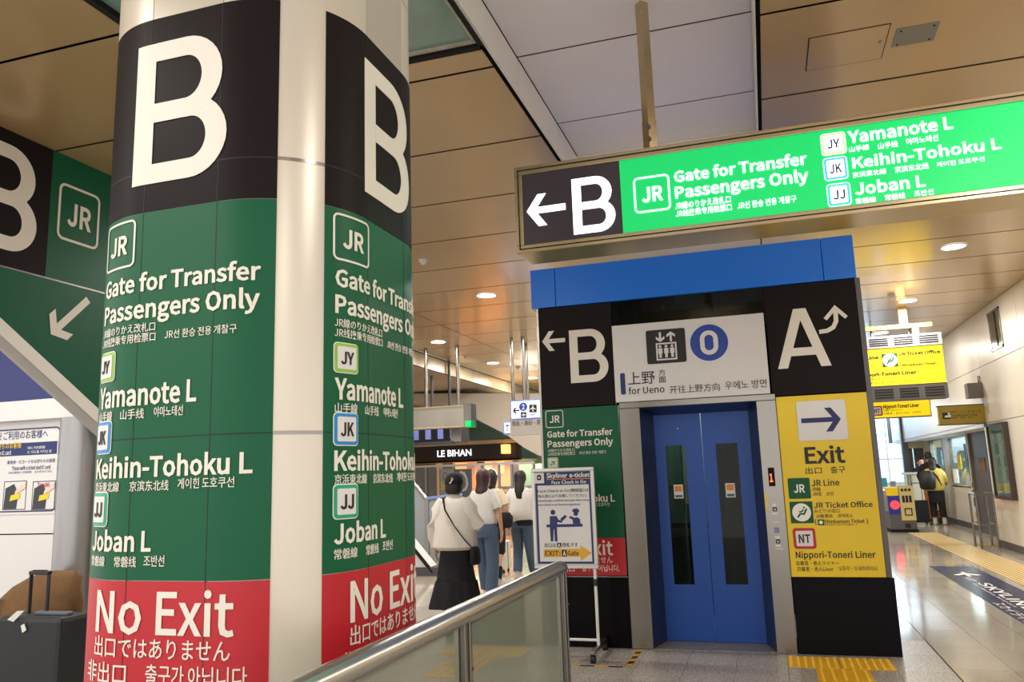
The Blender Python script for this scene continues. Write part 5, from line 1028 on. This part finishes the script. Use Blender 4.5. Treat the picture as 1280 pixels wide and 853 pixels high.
    for q, sg in (('l', -1), ('r', 1)):
        an = Vector(legs[q][1]); sh = MB().rings([(an.x, an.y+.045, an.z-.075, .05, .135), (an.x, an.y+.045, an.z-.055, .05, .135), (an.x, an.y+.03, an.z-.02, .045, .1), (an.x, an.y, an.z+.03, .042, .055)], 14); part(sh, 'shoe', getattr(build, 'shoe', 'shoe'))
    return t
def sleeve(N, q, sg, r0_, r1, upto=1.0, r2=None):
    e, w_ = Vector(N[q+'el'][0]), Vector(N[q+'wr'][0]); sh = Vector(N[q+'sh'][0])+Vector((-sg*.03, 0, .01))
    if upto <= .5: end = sh.lerp(e, .78); return MB().tube([sh-Vector((sg*.03, 0, 0)), sh.lerp(end, .5), end], [r0_, r0_*.95, r1], 14)
    return MB().tube([sh-Vector((sg*.03, 0, 0)), sh.lerp(e, .4), e, e.lerp(w_, .5), w_.lerp(e, .04)], [r0_, r0_*1.05, r1*1.1, r1, r2 or r1*.6], 14)
def top(N, sl, wide=.2, hem=.9, m='tee', arm=(.075, .062), name='top', puff=0):
    b = MB().rings([(0, 0, hem, wide*.92, .13), (0, -.005, hem+.04, wide*1.0+puff, .15+puff), (0, -.005, 1.08, wide*.98+puff, .145+puff), (0, -.01, 1.25, wide*.98, .14), (0, -.012, 1.35, wide*.97, .125), (0, -.012, 1.415, wide*.74, .095), (0, -.008, 1.45, .075, .068), (0, 0, 1.475, .062, .06)], 24, lambda a, i: .02*math.sin(5*a+i*1.7)*(i < 4))
    for q, sg in (('l', -1), ('r', 1)): s_ = sleeve(N, q, sg, arm[0], arm[1], sl); b.add(s_.v, s_.f)
    return b
def trousers(N, r=(.105, .08, .065)):
    b = MB().rings([(0, 0, .8, .17, .13), (0, 0, .84, .185, .14), (0, 0, .93, .185, .14), (0, 0, 1.05, .15, .12)], 20)
    for q, sg in (('l', -1), ('r', 1)):
        h_, k_, a_ = [Vector(N[q+x][0]) for x in ('hp', 'kn', 'an')]; b.tube([h_+Vector((0, 0, .05)), h_.lerp(k_, .5), k_, k_.lerp(a_, .6), a_+Vector((0, 0, .015))], [r[0], r[0]*.95, r[1], r[2]*1.03, r[2]], 14)
    return b
def hairlong(z1=1.3, w_=.1, back=-.08):
    b = MB().rings([(0, back-.03, z1, w_*.35, .02), (0, back-.02, z1+.05, w_*.8, .04), (0, back, 1.44, w_*.86, .052), (0, back+.035, 1.5, w_*.82, .07), (0, -.005, 1.56, .094, .1), (0, .0, 1.62, .1, .112), (0, .004, 1.67, .088, .1), (0, .006, 1.705, .06, .068), (0, .008, 1.722, .02, .02)], 22, lambda a, i: .035*math.sin(5*a+i*.6))
    return b
stand = {'l': ((-.095, .06, .48), (-.1, .16, .09)), 'r': ((.09, .05, .48), (.1, -.1, .09))}
# woman in white sweater, long black skirt and cap
def dress1(part, N):
    part(top(N, 1, .235, .84, arm=(.1, .085), puff=.03), 'sweater', 'sweater')
    b = MB().rings([(0, .02, .26, .27, .2), (0, .02, .32, .26, .2), (0, .01, .5, .225, .17), (0, 0, .7, .195, .145), (0, 0, .9, .165, .12)], 44, lambda a, i: (.07, .06, .035, .02, 0)[i]*math.sin(9*a+i*.3))
    part(b, 'skirt', 'skirt')
    b = MB().rings([(-.02, .02, .2, .31, .22), (-.02, .02, .3, .285, .21), (0, .01, .5, .24, .18)], 44, lambda a, i: (.09, .07, .04)[i]*math.sin(7*a+i*.4), caps=False); part(b, 'skirt_overlay', 'skirt')
    hb = MB().rings([(0, -.03, 1.47, .075, .06), (0, -.02, 1.51, .1, .1), (0, .0, 1.57, .105, .112), (0, .0, 1.62, .1, .11)], 18, lambda a, i: .03*math.sin(7*a)); part(hb, 'hair', 'hair')
    cp_ = MB().rings([(0, .0, 1.585, .108, .118), (0, 0, 1.62, .108, .118), (0, 0, 1.67, .095, .105), (0, 0, 1.705, .06, .068), (0, 0, 1.715, .02, .02)], 20); part(cp_, 'cap', 'cloth_black')
    em = MB().tube([(-.02, -.121, 1.6), (-.002, -.123, 1.6), (.006, -.12, 1.63), (.012, -.12, 1.66), (.022, -.117, 1.64), (.0, -.123, 1.612)], .006, 6); part(em, 'cap_emblem', 'white')
    part(MB().tube([(-.1, -.12, 1.43), (-.06, -.185, 1.3), (.05, -.2, 1.12), (.15, -.185, .98), (.21, -.1, .88)], .013, 8, .5), 'bag_strap', 'cloth_black')
    part(MB().tube([(-.1, -.12, 1.43), (-.08, .05, 1.455), (.05, .17, 1.2), (.2, .1, .9)], .01, 8, .5), 'bag_strap', 'cloth_black')
    part(MB().rings([(.24, -.04, .68, .05, .1), (.245, -.04, .7, .06, .12), (.245, -.04, .84, .055, .11), (.24, -.04, .88, .03, .09)], 14), 'shoulder_bag', 'cloth_black')
q = at(571, 783, 'z', 0)
person('woman in a cream white sweater, long black skirt and black cap walking away', (q.x, q.y, 0), 1.63, .1, {'l': ((-.235, -.02, 1.1), (-.25, .04, .87), (0, .05, -1)), 'r': ((.27, -.03, 1.12), (.16, .2, 1.1), (-.6, .6, .1))}, {'l': ((-.09, .1, .48), (-.09, .2, .09)), 'r': ((.09, .02, .48), (.1, -.15, .1))}, dress1)
def dress2(part, N):
    part(top(N, .4, .19, .98, arm=(.078, .075)), 'tshirt', 'tee'); part(trousers(N, (.105, .088, .085)), 'jeans', 'jeans')
    part(hairlong(1.36, .105, -.07), 'hair', mat('brown_hair', '#3a2022', .5, 0, .3, 60, .3))
q = at(608, 748, 'z', 0)
pw2 = person('woman with wavy brown hair in a white T-shirt and blue jeans, holding a phone', (q.x, q.y, 0), 1.68, -.12, {'l': ((-.24, .02, 1.12), (-.26, .1, .9), (0, .1, -1)), 'r': ((.235, -.02, 1.12), (.23, .05, .88), (0, .05, -1))}, {'l': ((-.09, .12, .5), (-.09, .2, .09)), 'r': ((.09, .04, .49), (.09, -.02, .085))}, dress2)
tag(MB().box((q.x+.15, q.y-.06, .76), (q.x+.165, q.y-.0, .88)).build('phone', 'litblue'), 'pale phone held in the hand of the woman in white T-shirt and jeans', 'phone')
def dress2b(part, N):
    part(top(N, .4, .19, .95, arm=(.08, .075)), 'blouse', mat('cream_blouse', '#e0cfae', .85)); part(trousers(N), 'trousers', 'cloth_black'); part(hairlong(1.42, .1, -.06), 'hair', 'hair')
    part(MB().tube([(-.1, .0, 1.63), (-.07, .0, 1.7), (0, 0, 1.735), (.07, 0, 1.7), (.1, 0, 1.63)], .014, 8), 'hair_band', 'white')
    part(MB().rings([(.22, -.05, .84, .09, .07), (.22, -.05, .87, .13, .09), (.23, -.05, 1.0, .13, .09), (.23, -.05, 1.07, .08, .06)], 14), 'waist_bag', 'cloth_black')
q2 = at(622, 736, 'z', 0)
person('woman in a cream top with a white hair band, half hidden behind the brown-haired woman', (q2.x-.17, q2.y+.35, 0), 1.68, -.1, {'l': ((-.24, .02, 1.12), (-.26, .1, .9), (0, .1, -1)), 'r': ((.24, -.02, 1.12), (.27, .02, .88), (0, .05, -1))}, stand, dress2b)
def dress3(part, N):
    part(top(N, .4, .215, .9, arm=(.09, .1), puff=.015), 'blouse', 'tee'); part(trousers(N, (.105, .08, .075)), 'jeans', 'jeans'); part(hairlong(1.22, .095, -.09), 'hair', 'hair')
    part(MB().rings([(.03, -.03, .84, .16, .12), (.03, -.03, .93, .17, .13)], 16), 'belt_layer', 'cloth_black')
q3 = at(660, 724, 'z', 0)
person('woman with long straight black hair in a loose white blouse and jeans, carrying a bottle', (q3.x-.07, q3.y, 0), 1.66, .05, {'l': ((-.25, -.02, 1.12), (-.3, .02, .9), (0, .0, -1)), 'r': ((.23, .02, 1.12), (.25, .1, .92), (0, .2, -1))}, {'l': ((-.1, .12, .5), (-.1, .02, .1)), 'r': ((.09, .1, .5), (.12, .22, .09))}, dress3)
t = thing('drink_bottle', 'small bottle of red-brown drink in the hand of the long-haired woman', 'bottle', (q3.x-.40, q3.y, .62))
MB().tube([(q3.x-.40, q3.y, .62), (q3.x-.40, q3.y, .78)], .035, 12).build('bottle_body', mat('drink_red', '#6d2f26', .2), t); MB().tube([(q3.x-.40, q3.y, .78), (q3.x-.40, q3.y, .83)], [.03, .014], 12).build('bottle_neck', mat('drink_red2', '#8d5a4c', .2), t)
def case(label, x, y, w_, d_, h_, m, hh=.35, tilt=0):
    t = thing('trolley_case', label, 'suitcase', (x, y, 0)); b = MB().box((x-w_/2, y-d_/2, .06), (x+w_/2, y+d_/2, h_)); b.build('shell', m, t, .03)
    for sx_ in (-1, 1):
        MB().tube([(x+sx_*w_*.25, y-d_*.3, h_-.01), (x+sx_*w_*.25, y-d_*.3, h_+hh)], .01, 6).build('handle_tube', 'steel', t)
        for k in (-1, 1): MB().tube([(x+sx_*w_*.35-.01, y+k*d_*.3, .03), (x+sx_*w_*.35+.01, y+k*d_*.3, .03)], .03, 10).build('wheel', 'rubber', t)
    MB().tube([(x-w_*.25, y-d_*.3, h_+hh), (x+w_*.25, y-d_*.3, h_+hh)], .013, 6).build('handle_grip', 'plastic', t)
    MB().box((x-w_/2-.003, y-.012, .08), (x+w_/2+.003, y+.012, h_-.02)).build('zip_band', 'plastic', t)
    return t
qc = at(627, 716, 'z', 0); case('white trolley case rolling beside the woman in jeans', qc.x, qc.y, .24, .4, .52, mat('case_white', '#cdc9bd', .4), .25)
# right-hand group at the ticket windows
def dress4(part, N):
    part(top(N, 1, .215, .86, arm=(.09, .075), puff=.02), 'jacket', mat('yellow_jacket', '#c9ab55', .8, 0, .1, 20)); part(MB().rings([(0, 0, .55, .15, .12), (0, 0, .8, .175, .135), (0, 0, .93, .17, .125)], 18), 'skirt', 'cloth_black')
    tr_ = MB()
    for q, sg in (('l', -1), ('r', 1)): tr_.tube([Vector(N[q+'hp'][0]), Vector(N[q+'kn'][0]), Vector(N[q+'an'][0])+Vector((0, 0, .1))], [.11, .088, .075], 12)
    part(tr_, 'leggings', 'cloth_black')
    for q in 'lr': a = Vector(N[q+'an'][0]); part(MB().tube([a+Vector((0, 0, -.02)), a+Vector((0, 0, .2))], [.055, .05], 12), 'boot_shaft', 'shoe')
    part(hairlong(1.25, .1, -.07), 'hair', 'hair')
    part(MB().rings([(-.12, -.22, .9, .13, .09), (-.12, -.24, .95, .19, .13), (-.12, -.24, 1.15, .2, .14), (-.12, -.22, 1.32, .16, .11), (-.12, -.2, 1.38, .08, .05)], 18), 'backpack', mat('backpack_black', '#1b191c', .6, 0, .3, 14, .4))
    part(MB().tube([(.02, -.18, 1.35), (.12, -.16, 1.2), (.17, -.1, 1.0)], .02, 8), 'backpack_strap', 'cloth_black')
q = at(1181, 655, 'z', 0)
person('woman in a mustard yellow jacket with black backpack and white boots at the ticket window', (4.12, 23.3, 0), 1.7, -.4, {'l': ((-.24, .08, 1.12), (-.18, .25, 1.05), (.2, .8, 0)), 'r': ((.24, .08, 1.12), (.2, .28, 1.05), (0, .8, 0))}, {'l': ((-.1, .02, .5), (-.1, 0, .09)), 'r': ((.1, .02, .5), (.12, .02, .09))}, dress4)
def dress5(part, N):
    part(top(N, 1, .22, .85, arm=(.085, .07)), 'coat', 'cloth_black'); part(trousers(N), 'trousers', mat('tan_trousers', '#a8672f', .8)); part(MB().rings([(0, -.02, 1.54, .08, .07), (0, .0, 1.6, .092, .105), (0, .0, 1.68, .085, .095), (0, 0, 1.715, .04, .05)], 16), 'hair', 'hair')
dress5.shoe = 'rubber'
q5 = at(1174, 652, 'z', 0)
person('tall person in dark coat and tan trousers standing beyond the yellow-jacketed woman', (4.18, 24.1, 0), 1.86, -.2, {'l': ((-.24, .05, 1.12), (-.2, .2, .95), (0, .3, -1)), 'r': ((.24, .08, 1.12), (.2, .25, 1.0), (0, .5, -.5))}, stand, dress5)
def dress6(part, N):
    part(top(N, .4, .2, .9, arm=(.08, .07)), 'tshirt', 'cloth_black'); part(trousers(N), 'trousers', 'cloth_black'); part(MB().rings([(0, -.02, 1.52, .08, .07), (0, -.01, 1.6, .092, .1), (0, .0, 1.68, .085, .095), (0, 0, 1.715, .04, .05)], 16), 'hair', 'hair')
person('attendant in a black T-shirt leaning over the white counter, dark hair', (4.2, 26.05, 0), 1.72, PI+.2, {'l': ((-.24, .1, 1.14), (-.1, .32, 1.12), (.5, .5, 0)), 'r': ((.24, .1, 1.14), (.1, .32, 1.12), (-.5, .5, 0))}, stand, dress6, lean=.35)
qs = at(1157, 652, 'z', 0); case('large black soft trolley case by the yellow-jacketed woman', 3.68, 23.45, .46, .34, .62, 'cloth_black', .45)
